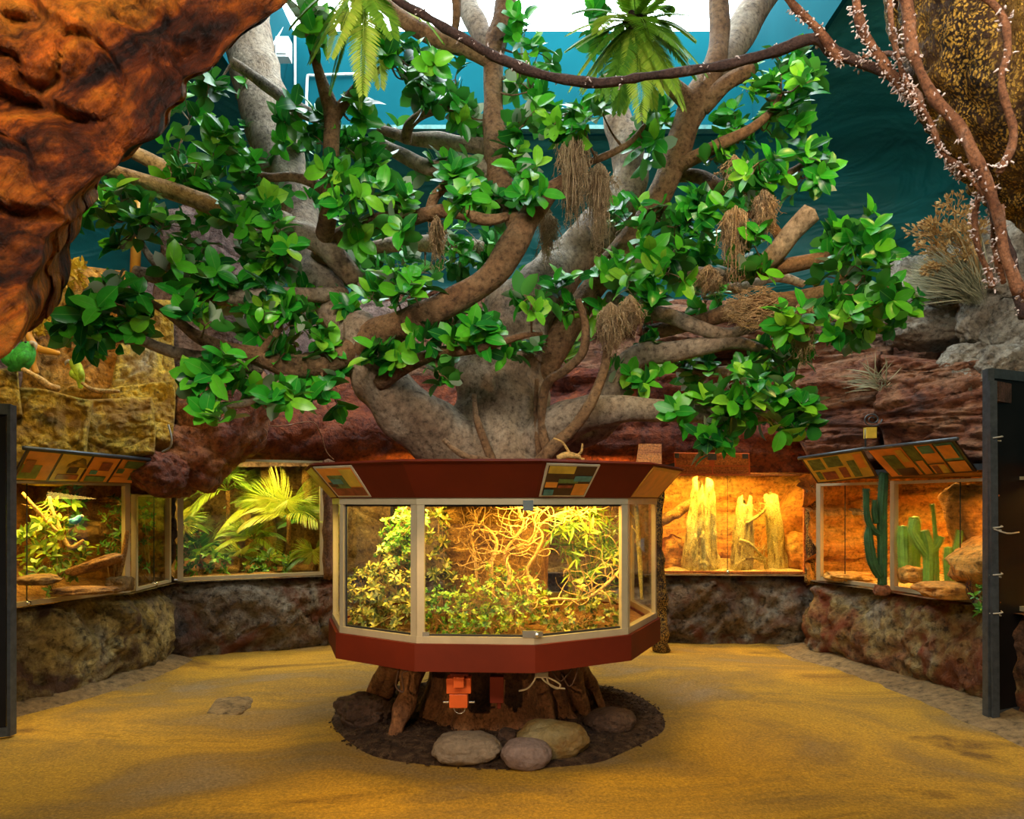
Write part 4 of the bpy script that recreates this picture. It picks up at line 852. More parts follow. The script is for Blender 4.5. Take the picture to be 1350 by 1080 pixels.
plant('ground_cover_plant', 'dark green mossy plant along the bottom left of the front pane', 'plant', P(590,830,4.45),
 [(575,815,4.45,20),(585,800,4.5,20),(600,828,4.38,16),(572,790,4.6,16),(625,830,4.36,14)], .028, .014, M_leafg, 7, .003, spread=1.2, spray=1.8)
plant('ground_cover_plant', 'olive ground plant mixed with brown leaves at the bottom right of the front pane', 'plant', P(765,822,4.65),
 [(730,810,4.55,24),(755,805,4.6,26),(785,800,4.7,28),(805,795,4.8,22),(770,785,4.75,22),(800,815,4.65,20),(740,825,4.45,18)], .035, .018, M_leafd, 7, .003, spread=1.2, spray=1.7)
plant('bamboo_plant', 'bright narrow leaved bamboo like plant in the upper right of the front pane', 'plant', P(775,810,4.9),
 [(745,690,4.8,18),(765,700,4.85,22),(785,695,4.9,22),(755,715,4.8,22),(780,725,4.9,22),(800,715,4.95,18),(765,740,4.85,20),(740,705,4.8,16),(805,740,4.95,16),(795,680,4.95,16),(760,760,4.9,16),(790,765,4.9,18)], .10, .018, M_leafy, 6, .004, spread=1.25, spray=2.6, curl=.5)
plant('leafy_shrub', 'orange tinged creeper climbing the cork trunk at the left of the front pane', 'shrub', P(580,815,4.8),
 [(578,690,4.85,14),(580,720,4.85,14),(576,745,4.8,14),(585,770,4.8,16),(580,665,4.9,12),(575,705,4.85,12)], .05, .02, M_leafd, 7, .003, spray=2.2)
m = MB(); R.seed(9)
g = []
for k in range(40):
    z = .72+.86*k/39; g.append([V((q.x, q.y, z))*1 for j in range(40) for a in [2*PI*j/40] for q in [P(606,700,4.95)+V((math.cos(a), math.sin(a), 0))*(.085+.02*noise.noise(V((math.cos(a)*3, math.sin(a)*3, z*9)))+.012*((k*1.0)%3))]])
m.grid(g, closed=True); one('cork_trunk', m, M_cork, 'orange scaly cork trunk at the left inside the front pane', 'trunk')
m = MB(); g = []
for k in range(30):
    z = .72+.86*k/29; g.append([V((q.x, q.y, z)) for j in range(40) for a in [2*PI*j/40] for q in [P(688,700,5.0)+V((math.cos(a), math.sin(a), 0))*(.10+.03*noise.noise(V((math.cos(a)*3, math.sin(a)*3, z*7))))]])
m.grid(g, closed=True); one('cork_trunk', m, M_cork, 'wide cork trunk behind the twisted twigs in the middle of the front pane', 'trunk')
R.seed(33)
for lb, pts in [('curly twisted willow branch standing centre left in the front pane', [(655,815,4.6,3.5),(650,780,4.6,3.5),(648,745,4.6,3.5),(655,715,4.6,3),(640,695,4.6,2.5),(628,690,4.6,2),(625,672,4.6,1.5)]),
 ('curly twisted willow branch in the middle of the front pane', [(675,815,4.55,3.5),(668,785,4.55,3.5),(672,755,4.55,3.5),(665,730,4.55,3),(680,708,4.55,3),(690,690,4.55,2.5),(683,670,4.55,1.5)]),
 ('curly twisted willow branch just right of the pane joint', [(700,812,4.6,3.5),(704,780,4.6,3.5),(695,752,4.6,3),(708,728,4.6,3),(715,705,4.6,2.5),(704,690,4.6,2),(710,672,4.6,1.5)]),
 ('thin twisted twig curling high left in the front pane', [(632,800,4.7,2.5),(628,760,4.7,2.5),(626,730,4.7,2.5),(620,705,4.7,2),(628,685,4.7,1.8),(612,680,4.7,1.2)]),
 ('twisted twig crossing the dark gap below the bamboo plant', [(690,800,4.5,2),(730,790,4.5,3),(770,790,4.55,3),(800,770,4.6,3),(820,750,4.65,3)]),
 ('twisted twig reaching right along the top of the front pane', [(700,720,4.7,2),(715,690,4.7,2),(745,675,4.7,2),(765,680,4.7,1.6),(778,670,4.7,1)])]:
    bough('willow_branch', lb, 'branch', pts, .01, M_twig, 'curly willow branches in the central case', twigs=26, tl=.26)
bough('driftwood_branch', 'pale forked branch seen in the narrow right pane of the case', 'branch', [(846,790,4.95,3),(843,730,4.95,5),(841,695,4.95,5),(838,668,4.95,4)], .01, M_pale, twigs=6)
KEEP = None
bough('driftwood', 'small branching driftwood piece lying on top of the case right of the trunk', 'driftwood', [(735,604,4.5,3.5),(748,600,4.5,5),(765,603,4.5,3)], .01, M_twig, twigs=0)
m = MB()
for pts in ([(730,578,4.5),(742,584,4.5),(752,600,4.5)], [(768,585,4.5),(766,596,4.5),(758,602,4.5)], [(738,606,4.5),(752,602,4.5),(770,606,4.5)]): m.tube([P(*p) for p in pts], [.006,.008,.010], 6, 5, .2)
one('driftwood', m, M_twig, 'forked driftwood twigs sticking up on the case beside the thick stem', 'driftwood')

# ================================================================ UNDER THE CASE
g = []
for k in range(26):
    t = k/25; g.append([V((c.x, c.y, .045*(1-t**3)+.02*noise.noise(c*7)*(1-t)-.025*(t > .98)+.012)) for j in range(110) for a in [2*PI*j/110] for rr_ in [t*(1.18+.10*noise.noise(V((math.cos(a)*1.5, math.sin(a)*1.5, 3))))] for c in [V((-.1+rr_*1.04*math.cos(a), 5.28+rr_*.93*math.sin(a), 0))]])
m = MB(); m.grid(g, closed=True); R.seed(4)
for k in range(2600):
    a = R.uniform(0,6.28); r = R.uniform(.5,1.2); c = V((-.1+r*math.cos(a), 5.28+r*.95*math.sin(a), .055*(1-(r/1.2)**3)+.012)); m.box(c, (R.uniform(.01,.035), R.uniform(.006,.014), .005), R.uniform(0,3), R.uniform(-.6,.6), R.uniform(-.6,.6))
one('bark_mulch', m, M_mulch, 'dark bark mulch spread in a round bed beneath the case', 'mulch', loc=(-.1,5.28,0), kind='stuff')
def stone(label, px0, px1, pyt, pyb, mat, seed, dd=.8, rot=0, amp=.09, group=None, boxy=.15, dup_=0):
    yb = EYE*F/(pyb-HY); w = (px1-px0)/2/F*yb; d = w*dd; Y = yb+d*.55; cx = ((px0+px1)/2-CX)/F*Y; zt = EYE-(pyt-HY)/F*(Y); h = max(.05, zt/2*1.06)
    m = MB(); m.blob((cx, Y, h*.88), (w, d, h), 5, amp, 1.3, rot, seed, boxy=boxy); return one('stone', m, mat, label, 'stone', group=group)
GS = 'stones around the stump'
stone('tan stone with an orange tip, leftmost of the three in front of the stump', 569,662,966,1011, M_stone[0], 3, .7, amp=.11, group=GS)
stone('mauve round stone in the middle of the three front stones', 660,727,974,1017, M_stone[1], 8, .8, amp=.08, group=GS)
stone('largest olive stone, rightmost of the three in front of the stump', 678,776,950,1002, M_stone[2], 5, .7, amp=.11, group=GS)
stone('dark flat stone at the right edge of the mulch bed', 772,838,934,970, M_darkst, 12, .8, group=GS)
stone('dark brown rock standing at the left edge of the mulch bed', 444,512,916,962, M_darkst, 15, .7, amp=.2, group=GS)
stone('small tan lit stone leaning on the dark left rock', 464,500,932,960, M_stone[2], 17, .8, group=GS)
stone('small dark stone at the front left of the roots', 655,682,960,985, M_darkst, 19, .8, group=GS)
m = MB(); m.blob((-2.13, 5.45, -.02), (.15,.26,.05), 4, .12, 1.8, .2, 23, boxy=.55); one('stone_slab', m, M_kerb, 'flat pale slab let into the sand at the left', 'stone')
# orange motor hanging under the case
t = T('pump_motor', 'orange metal motor unit hanging under the front of the case', 'motor', P(606,935,4.35))
def bx(px,py,Y,w,h,d,mt,nm,lb=None):
    m = MB(); m.box(P(px,py,Y), (w*Y/F,d,h*Y/F)); ob = t.part(nm, m, mt, smooth=False, label=lb); bv = ob.modifiers.new('Bevel','BEVEL'); bv.width = .003; bv.segments = 2; return ob
bx(606,887,4.35,24,10,.05,M_maroon,'hanger'); bx(605.5,902,4.35,32,20,.10,M_orange,'housing'); bx(605,899,4.28,14,14,.05,M_orange,'cover_plate'); bx(605,922,4.35,24,18,.09,M_orange,'gearbox')
for s in (-1,1): bx(605+s*17,926,4.33,8,2.5,.012,M_steel,'bolt')
m = MB(); m.tube([P(598,932,4.33),P(600,938,4.33),P(606,941,4.33),P(612,938,4.33),P(613,932,4.33)], .003, 5, 4); t.part('hook', m, M_steel)
t = T('control_box', 'dark maroon control box fixed to the stump right of the orange motor', 'box', P(655,924,4.45)); bx(655,908,4.45,18,34,.08,M_maroon,'housing'); bx(658,930,4.45,5,8,.03,M_maroon,'cable_gland')
R.seed(6)
cables = [('cream cable drooping left from the small junction box', [(707,888),(704,898),(695,908),(684,911)], M_cable),
 ('cream cable looping right below the small junction box', [(712,890),(718,898),(732,906),(745,908)], M_cable),
 ('second cream cable sagging lower below the junction box', [(720,890),(724,902),(735,908),(738,902),(722,893)], M_cable),
 ('brown cable loops at the right under the case', [(740,888),(750,905),(758,895),(762,880)], M_cabled),
 ('brown cable coil at the left under the case', [(525,885),(522,905),(532,912),(530,890),(538,884)], M_cabled),
 ('thin dark cable hanging at the far right under the case', [(728,885),(738,898),(748,890),(756,878)], M_cabled)]
for lb, pts, mt in cables:
    m = MB(); m.tube([P(a,b,4.5) for a,b in pts], .006, 6, 6); one('cable', m, mt, lb, 'cable', loc=P(*pts[0],4.5))
t = T('junction_box', 'small cream junction box under the right front of the case', 'box', P(714,892,4.5)); bx(714,889,4.5,17,8,.05,M_cable,'housing'); bx(714,889,4.46,12,5,.02,M_cable,'cover_plate')
# ================================================================ WALL EXHIBITS
def window(n, a, b, z0, z1, mat=M_alu, fw=.035, joints=(), posts=(0,1), top=True):
    a = V((*a,0)); b = V((*b,0)); t = T(f'window_{n}', None, None, a+V((0,0,z0)), kind=ST); d = (b-a).normalized(); up = V((0,0,1)); L = (b-a).length
    m = MB(); m.bar(a+up*(z0+fw/2), b+up*(z0+fw/2), .04, fw)
    if top: m.bar(a+up*(z1-fw/2), b+up*(z1-fw/2), .04, fw*.7)
    for k in posts:
        p = a+d*(fw*.7 if k == 0 else L-fw*.7); m.bar(p+up*z0, p+up*z1, fw*1.5, .045, up=(-d.y,d.x,0))
    t.part('frame', m, mat, smooth=False)
    e = [0]+list(joints)+[1]
    for u0, u1 in zip(e, e[1:]):
        m = MB(); q0 = a+d*(L*u0+.003); q1 = a+d*(L*u1-.003); m.slab(q0+up*(z0+.01), q1+up*(z0+.01), q1+up*(z1-.01), q0+up*(z1-.01), .006); t.part('pane', m, M_glass, smooth=False)
    for u in joints:
        m = MB(); p = a+d*L*u; m.tube([p+up*(z0+.02)-V((-d.y,d.x,0))*.03, p+up*(z0+.02)+V((-d.y,d.x,0))*.03], .018, 10, 1); t.part('clip', m, M_steel)
        m = MB(); m.bar(p+up*z0, p+up*z1, .005, .008, up=(-d.y,d.x,0)); t.part('joint_seal', m, M_gasket, smooth=False)
    return t
window(1, (-4.2,4.25), (-3.37,6.33), ZS, 1.72, joints=(.60,), posts=(1,))
window(2, (-3.36,6.40), (-3.38,7.10), ZS, 1.62, joints=(.55,), fw=.025)
window(3, (-3.34,7.20), (-2.04,7.84), ZS, 2.0)
window(4, (1.52,8.0), (3.24,7.92), ZS, 1.86, joints=(.5,), fw=.025, mat=M_wood)
window(5, (3.10,7.30), (3.385,6.60), ZS, 1.74, joints=(.45,), posts=(0,))
window(7, (3.43,6.50), (3.86,4.45), ZS, 1.74, joints=(.36,), posts=(0,))
# exhibit shells
def shellroom(n, path, z1, mat, seed, strata=0, amp=.10, freq=1.6):
    m = MB(); wallsheet(m, path, flat(.70), flat(z1), .045, -1, amp, freq, lambda t: .06*math.sin(PI*t), seed, strata, damp=.05); one(f'trim_{n}', m, mat, loc=(path[0][0], path[0][1], .7), kind=ST)
shellroom(3, [(-5.3,3.6),(-5.15,5.6),(-4.7,7.1),(-3.42,7.17)], 1.80, M_yelO, 81)
shellroom(4, [(-3.42,7.22),(-4.1,8.2),(-3.8,9.1),(-2.8,9.3),(-1.6,9.2),(-1.9,7.92)], 2.12, M_jback, 82)
shellroom(5, [(1.35,8.02),(1.15,9.0),(2.2,9.15),(3.9,9.1),(3.40,7.95)], 1.98, M_sandst, 83, 3.2)
shellroom(6, [(3.0,7.36),(3.25,7.6),(4.1,7.75),(4.8,6.9),(5.0,5.6),(5.0,3.9)], 1.84, M_sandst, 84, 3.2)
def roof(n, pts, z):
    m = MB(); k = len(pts); m.add([V((*p,z)) for p in pts]+[V((*p,z+.05)) for p in pts], [list(range(k))[::-1], list(range(k,2*k))]+[(i,(i+1)%k,(i+1)%k+k,i+k) for i in range(k)]); one(f'trim_{n}', m, M_gasket, loc=(pts[0][0],pts[0][1],z), kind=ST, smooth=False)
roof(7, [(-4.25,4.15),(-3.42,6.33),(-3.44,7.2),(-4.9,7.4),(-5.5,5.6),(-5.6,3.6)], 1.78)
roof(8, [(-3.4,7.25),(-2.0,7.9),(-1.6,9.5),(-4.4,9.5),(-4.4,8.0)], 2.10)
roof(9, [(1.3,8.02),(3.5,7.95),(4.1,9.4),(1.0,9.4)], 1.94)
roof(10, [(3.15,7.34),(3.45,6.55),(3.9,4.4),(5.4,3.8),(5.4,7.9),(4.0,7.9)], 1.80)
soil('exhibit_ground', 'orange brown rocky ground inside the left corner exhibit', [(-4.2,4.3),(-3.42,6.3),(-3.42,7.1),(-4.7,7.2),(-5.3,5.6),(-5.3,3.8)], .745, M_esoil, .05, lambda q: max(0, (-3.7-q.x))*.18)
soil('exhibit_ground', 'brown ground with litter inside the jungle exhibit', [(-3.3,7.3),(-2.1,7.88),(-1.7,9.2),(-4.2,9.2),(-4.0,8.0)], .745, M_esoil, .05, lambda q: max(0, q.y-7.9)*.12)
soil('exhibit_ground', 'golden sand floor inside the bleached stump exhibit', [(1.4,8.06),(3.35,7.98),(3.9,9.1),(1.1,9.1)], .75, M_dsand, .03, lambda q: max(0, q.y-8.2)*.10)
soil('exhibit_ground', 'yellow sand floor inside the cactus exhibits at right', [(3.16,7.3),(3.45,6.55),(3.88,4.5),(5.0,3.9),(5.0,7.0),(4.0,7.6)], .75, M_dsand, .03, lambda q: max(0, (q.x-3.6))*.10)
def xrock(name, label, px, py, Y, w, h, d, mat, seed, rot=0, tilt=0, amp=.14, boxy=.4, group=None):
    m = MB(); m.blob(P(px,py,Y), (w/2/F*Y, d, h/2/F*Y), 4, amp, 1.5, rot, seed, tilt=tilt, boxy=boxy); return one(name, m, mat, label, 'rock', group=group)
# left corner exhibit
R.seed(51); KEEP = in_left
gx = 'rocks in the left corner exhibit'
for k, a in enumerate([('long sloping slab in the left exhibit',125,745,5.95,70,14,.15,.35),('dark boulder behind the blue bird',125,700,6.6,70,30,.3,0),('flat orange slab at the front of the left exhibit',110,778,5.7,80,9,.15,0),('brown rock low at the left end of the left exhibit',50,765,5.5,46,14,.15,0),('ledge rock high in the left exhibit',140,675,6.9,90,26,.3,0),('small orange rock beside the light post',158,770,6.1,26,22,.12,0)]):
    xrock('rock', a[0], a[1], a[2], a[3], a[4], a[5], a[6], [M_esoil, M_jback][k%2], 90+k, tilt=-a[7], group=gx)
plant('flowering_shrub', 'yellow and green leafy shrub behind the left part of the left window', 'shrub', P(70,780,5.9), [(45,690,5.8,22),(65,700,5.9,22),(85,705,5.9,22),(50,725,5.8,22),(75,735,5.9,22),(95,730,6.0,18),(40,750,5.7,18),(70,680,6.0,16),(100,750,6.0,14),(60,765,5.8,18)], .085, .035, M_leafy, 6, .005, spray=2.0)
plant('leafy_shrub', 'golden leaved low bush along the front of the left exhibit', 'shrub', P(80,785,5.6), [(60,760,5.6,16),(90,760,5.65,16),(40,775,5.5,14),(115,740,5.9,12),(75,745,5.6,16)], .075, .03, M_leafy, 6, .004, spray=1.8)
plant('flowering_shrub', 'pale green shrub rising near the top of the left window', 'shrub', P(85,760,6.3), [(75,665,6.2,14),(90,655,6.2,14),(85,680,6.2,16),(100,690,6.3,12)], .09, .035, M_leafg, 6, .005, spray=2.0)
plant('leafy_shrub', 'dark green fine leaved shrub beside the post of the left window', 'shrub', P(155,775,6.5), [(150,680,6.4,14),(160,695,6.4,16),(150,710,6.4,16),(160,725,6.4,14),(162,665,6.5,12),(145,720,6.4,12)], .06, .018, M_leafg, 7, .004, spray=2.0)
plant('leafy_shrub', 'small green plant in the narrow pane left of the jungle window', 'shrub', P(195,765,6.9), [(188,675,6.8,12),(195,690,6.9,10),(186,745,6.8,9),(190,720,6.9,9)], .06, .025, M_leafg, 7, .004, spray=2.0)
bough('perch_branch', 'pale forked perch branch among the leaves of the left exhibit', 'branch', [(30,650,5.7,3),(45,668,5.7,3),(60,685,5.8,3),(75,700,5.8,3)], .01, M_twig, twigs=5)
bough('perch_branch', 'curved pale twig below the blue bird', 'branch', [(65,655,5.9,3),(70,675,5.9,3),(90,720,5.9,4),(110,712,5.9,2)], .01, M_twig, twigs=3)
bough('perch_branch', 'leaning log at the right side of the left exhibit', 'branch', [(150,775,6.1,5),(160,745,6.1,5),(168,700,6.1,4)], .01, M_cork, twigs=1)
# jungle exhibit
KEEP = None
def palm(label, base, dirs, L, ll, lw, nl=22, droop=.55, mat=None, trunkh=.3, group='palms in the jungle exhibit', name='palm'):
    b = V(base); t = T(name, label, 'palm', b, group); m = MB(); top = b+V((0,0,trunkh)); m.tube([b-V((0,0,.05)), b+V((.01,0,trunkh*.5)), top], [.03,.026,.02], 8, 3, .2); t.part('trunk', m, M_cork)
    for dx,dy,dz in dirs:
        m = MB(); m.frond(top, V((dx,dy,dz)), V((0,-.5,1)), L*R.uniform(.8,1.15), nl, ll, lw, droop*R.uniform(.7,1.3), .007, 1.0, .15); t.part('frond', m, mat or M_palm)
    return t
R.seed(61)
palm('large yellow green palm arching in the right half of the jungle window', P(380,725,8.25), [(-1,-.5,.9),(-.7,-.3,1.2),(-.3,-.5,1.3),(.1,-.4,1.2),(.5,-.4,1),(.9,-.3,.7),(-.9,-.6,.4),(.6,-.6,.3)], .66, .36, .010, 30, .6, trunkh=.40)
palm('tall palm with hanging fronds at the top left of the jungle window', P(300,730,8.6), [(-1,-.4,.6),(-.6,-.6,.9),(-.2,-.6,1),(.3,-.6,1),(.7,-.5,.8),(1,-.3,.6),(-.5,-.8,.3)], .74, .30, .009, 32, .8, trunkh=.75)
palm('bushy dark palm at the lower left of the jungle window', P(265,755,7.9), [(-1,-.2,.6),(-.5,-.3,1),(0,-.3,1),(.5,-.2,.9),(1,-.1,.6),(-.8,-.3,.2),(.2,-.5,.5)], .42, .18, .013, 24, .6, mat=M_leafg, trunkh=.2)
palm('small palm with striped yellow fronds at the bottom right corner of the jungle window', P(415,750,8.05), [(-1,-.3,.6),(-.6,-.4,.9),(0,-.4,1),(.5,-.2,1),(-.9,-.5,.2)], .36, .20, .013, 24, .9, trunkh=.16)
palm('dense green palm in the middle of the jungle window', P(335,745,8.4), [(-1,-.3,.8),(-.5,-.5,1),(0,-.5,1.2),(.5,-.4,1),(1,-.3,.8),(.7,-.6,.4),(-.7,-.6,.4)], .52, .20, .013, 28, .6, mat=M_palm, trunkh=.3)
palm('dark palm clump at the right edge of the jungle window', P(425,735,8.6), [(-1,-.3,.8),(-.5,-.5,1),(0,-.5,1.2),(-.8,-.6,.4),(.4,-.4,.9)], .52, .20, .013, 28, .6, mat=M_leafg, trunkh=.45)
palm('palm with broad yellow leaves at the left edge of the jungle window', P(240,735,8.0), [(-.6,-.3,.9),(0,-.4,1),(.5,-.3,.9),(.9,-.2,.6),(.3,-.5,.3)], .44, .22, .018, 22, .6, trunkh=.35)
palm('small bright fern like palm low in the jungle window', P(355,745,7.95), [(-1,-.1,.5),(-.5,-.3,.6),(.2,-.3,.7),(.8,-.2,.6),(-.2,.2,.9),(1,0,.3)], .26, .10, .02, 14, .7, trunkh=.04)
palm('bright palm with fine fronds at the front centre of the jungle window', P(318,750,7.95), [(-1,-.2,.7),(-.5,-.3,1),(.1,-.3,1.1),(.6,-.3,.9),(1,-.1,.5)], .34, .16, .011, 26, .7, trunkh=.12)
palm('tall shaded palm behind the centre of the jungle window', P(350,745,8.8), [(-1,-.3,.8),(-.5,-.5,1),(0,-.5,1.1),(.5,-.4,1),(1,-.3,.8),(-.8,-.7,.3),(.8,-.7,.3)], .62, .26, .013, 32, .7, mat=M_palm, trunkh=.75)
for k, (px,py,Y,h) in enumerate([(325,735,8.6,70),(352,720,8.9,110),(405,720,8.9,120)]):
    m = MB(); g0 = P(px,762,Y); g0.z = .78; m.tube([g0, P(px+4,py-20,Y), P(px-3,py-h,Y)], [.07,.06,.055], 14, 5, .3); one('tree_stem', m, M_cork, ['brown stem left of middle in the jungle window','brown stem in the middle of the jungle window behind the palms','brown stem at the right of the jungle window'][k], 'tree stem')
plant('leafy_shrub', 'dark leafy undergrowth at the lower left of the jungle window', 'shrub', P(270,760,7.7), [(245,730,7.7,16),(265,735,7.7,18),(285,742,7.7,16),(250,705,7.8,14)], .07, .03, M_leafg, 7, .004, spray=2.0)
plant('ground_cover_plant', 'bright green low plant at the front of the jungle window', 'plant', P(350,757,7.9), [(335,745,7.9,10),(352,748,7.9,12),(370,742,7.9,12),(340,755,7.8,8)], .05, .02, M_leafg, 7, .003, spray=2.2)
# bleached stump exhibit
def stump(label, px0, px1, pyt, pyb, Y, seed, lean=0, jag=.25):
    m = MB(); g = []; c = P((px0+px1)/2, pyb, Y); r = (px1-px0)/2/F*Y; h = (pyb-pyt)/F*Y; N = 70
    for k in range(46):
        t = k/45; row = []
        for j in range(N):
            a = 2*PI*j/N; q = V((math.cos(a), math.sin(a), 0)); hh = h*(1-jag*(.5+.5*noise.noise(q*1.7+V((seed,0,0)))-.1*((j//7)%3)))
            rr_ = r*(1-.35*t**1.5)*(1+.30*noise.noise(V((math.cos(a)*2.4+seed, math.sin(a)*2.4, t*2)))-.12*abs(math.sin(a*5+seed)))*(1+.12*noise.noise(V((math.cos(a)*5, math.sin(a)*5, t*9+seed))))
            if k == 45: rr_ *= .55
            row.append(c+q*rr_+V((lean*t*h, 0, hh*t)))
        g.append(row)
    m.grid(g, closed=True); return one('bleached_stump', m, M_pale, label, 'stump', group='bleached stumps in the right back exhibit')
stump('tallest bleached stump, leftmost in the right back window', 900,945,626,752,8.35,1, .03, .35)
stump('thin bleached post leaning on the tallest stump', 928,945,655,752,8.3,7, .02, .2)
stump('jagged middle bleached stump with a pointed top', 963,992,650,752,8.35,3, .05, .4)
stump('narrow right hand bleached stump leaning left', 1014,1040,645,752,8.4,5, -.10, .15)
stump('broken low bleached stub at the foot of the tallest stump', 905,938,700,754,8.2,9, .0, .3)
R.seed(71)
bough('log', 'thick bark log leaning in at the left of the right back window', 'log', [(868,690,8.4,7),(885,680,8.4,8),(905,668,8.4,7),(918,655,8.4,5)], .03, M_cork)
for lb, pts in [('tangle of pale sticks low beside the middle stump', [(975,712,8.2,2),(990,718,8.2,2),(1005,735,8.2,2),(1010,750,8.2,2)]), ('pale sticks fanned out right of the middle stump', [(985,690,8.25,2),(1000,680,8.25,2),(1012,668,8.25,1.5)]), ('pale twig bundle lying on the sand of the right back window', [(970,745,8.2,2),(990,735,8.2,2),(1012,742,8.2,2)])]:
    bough('dry_twig_bundle', lb, 'twigs', pts, .01, M_pale, twigs=22, tl=.16)
for k, a in enumerate([('orange boulder at the right of the right back window',1050,730,8.5,40,55,.25),('steep red slab in the upper right of the right back window',1048,690,8.85,60,130,.25),('dark red rock low at the left of the right back window',885,730,8.6,30,50,.2)]):
    xrock('rock', a[0], a[1], a[2], a[3], a[4], a[5], a[6], M_sandst, 110+k, tilt=[0,.5,0][k], group='rocks in the right back exhibit')
# cactus exhibits
def column_cactus(label, parts, mat=M_cactd, name='cactus', group=None, ribs=9):
    """parts: list of pixel polylines with radius"""
    root = P(*parts[0][0][:3]); t = T(name, label, 'cactus', root, group)
    for i, pl in enumerate(parts):
        m = MB(); ps = [P(*p[:3]) for p in pl]; rs = [p[3]*p[2]/F for p in pl]; q = catmull([(*p, r) for p, r in zip(ps, rs)], 10); m.tube([a[:3] for a in q], [a[3] for a in q], ribs*4, 1)
        n = ribs*4
        for k in range(len(q)):
            c = V(q[k][:3])
            for j in range(n):
                v = m.v[k*n+j]; m.v[k*n+j] = c+(v-c)*(1+.16*math.cos(2*PI*j/4)+.04*math.sin(k*2.2))
        for k in range(0, len(q)):
            c = V(q[k][:3])
            for j in range(0, n, 4):
                v = m.v[k*n+j]; d = (v-c).normalized()
                for s in (-1,1): m.tube([v, v+(d+V((s*.6,0,.4))).normalized()*.016], [.0012,.0006], 3, 1, cap=False)
        m.v[-1] = m.v[-1]; t.part('stem' if i == 0 else 'arm', m, mat)
    return t
column_cactus('tall dark green column cactus standing between the two cactus windows', [[(1163,772,6.42,5),(1163,720,6.42,5.4),(1163,670,6.42,5.4),(1165,632,6.42,5),(1166,624,6.42,3)], [(1162,705,6.42,4),(1150,698,6.42,3.6),(1143,680,6.42,3.4),(1142,652,6.42,3.2),(1142,645,6.42,2)], [(1160,760,6.42,5),(1150,740,6.42,5.5),(1145,710,6.42,5),(1146,695,6.42,3)], [(1155,690,6.4,3),(1153,675,6.4,3.5),(1153,660,6.4,2)]])
m = MB(); m.blob(P(1163,778,6.42)+V((0,0,-.0)), (.07,.06,.05), 3, .15, 2, 0, 5, boxy=.4); one('rock', m, M_lump, 'small red rock on the sill at the foot of the tall cactus', 'rock')
R.seed(81)
gl = 'light green cacti in the right window'
column_cactus('light green cactus nearest the white post in the right window', [[(1192,768,6.35,5),(1191,735,6.35,6),(1190,705,6.35,6),(1190,694,6.35,4)]], M_cactl, group=gl)
column_cactus('forked light green cactus in the middle of the group in the right window', [[(1224,775,6.2,6),(1224,740,6.2,6),(1222,715,6.2,6),(1218,700,6.2,4)],[(1224,735,6.2,4),(1212,718,6.2,5),(1202,700,6.2,4),(1205,685,6.2,3)],[(1224,728,6.2,4),(1236,718,6.2,4),(1240,708,6.2,3)]], M_cactl, group=gl)
column_cactus('light green cactus with a rounded head behind the forked one', [[(1206,768,6.5,5),(1206,730,6.5,6),(1206,695,6.5,6),(1205,682,6.5,4)]], M_cactl, group=gl)
column_cactus('thin stemmed cactus with a flower like tip in the right window', [[(1236,770,6.3,2.5),(1234,720,6.3,2.5),(1231,680,6.3,2),(1229,665,6.3,1.5)]], M_cactl, group=gl, ribs=5)
column_cactus('pale green cactus with a slanting arm right of the group', [[(1252,772,6.1,5),(1250,745,6.1,5),(1250,722,6.1,4)],[(1254,745,6.1,4),(1262,720,6.1,4),(1266,700,6.1,3)]], M_cactl, group=gl)
for k, a in enumerate([('smooth sloping orange boulder at the right end of the right window',1300,738,5.6,80,50,.3,-.6),('flat sandy rock along the bottom of the right window',1262,778,5.75,100,22,.2,0),('rounded brown rock among the light green cacti',1200,758,6.3,28,22,.1,0),('big sandstone slab standing behind the cacti',1285,690,6.2,60,110,.2,-.3),('flat sandstone ledge low in the window left of the tall cactus',1120,760,7.1,60,12,.2,0),('green grey flat stone high in the window left of the tall cactus',1122,675,7.75,26,10,.12,0)]):
    xrock('rock', a[0], a[1], a[2], a[3], a[4], a[5], a[6], M_gry if k == 5 else M_sandst, 120+k, tilt=a[7], group='rocks in the cactus exhibits')
plant('succulent', 'small green succulent spilling over the sill beside the black door', 'plant', P(1292,795,5.35), [(1290,790,5.3,8),(1296,800,5.25,8),(1288,780,5.4,6)], .06, .022, M_leafg, 7, .004, spray=1.5)
m = MB()
for k in range(9): m.tube([P(1285,792,5.45)+rv(.03), P(1285+R.uniform(-14,10),775+R.uniform(-5,5),5.45), P(1285+R.uniform(-18,14),762+R.uniform(-8,10),5.45)], [.003,.0025,.001], 4, 3)
one('dry_twig', m, M_liana, 'dark bare twigs in the lower right corner of the right window', 'twigs')

# ================================================================ SIGN BOARDS
def sign(label, q, patches, frame=M_pB, rod=True, th=.015):
    q = [P(*p) for p in q]; t = T('info_board', label, 'sign', q[0]); n = picboard(t, q, th, frame, patches)
    if rod: m = MB(); m.tube([q[3]+(q[3]-q[2]).normalized()*.03, q[2]+(q[2]-q[3]).normalized()*.03], .016, 8, 1); t.part('lamp_tube', m, M_dsteel)
    return t
pl = []
for k in range(4):
    u = .02+k*.245; pl.append((u,.05,u+.225,.95,M_pO if k != 1 else M_pY))
pl += [(.02,.10,.16,.55,M_pG),(.03,.3,.10,.7,M_pM),(.30,.12,.47,.30,M_pM),(.36,.35,.44,.60,M_pB),(.36,.55,.40,.66,M_pM),(.53,.08,.70,.28,M_pG),(.60,.5,.69,.8,M_pM),(.54,.36,.60,.5,M_pT),(.76,.1,.86,.3,M_pO),(.80,.66,.96,.93,M_pG),(.90,.2,.96,.6,M_pG),(.76,.45,.82,.62,M_pG)]
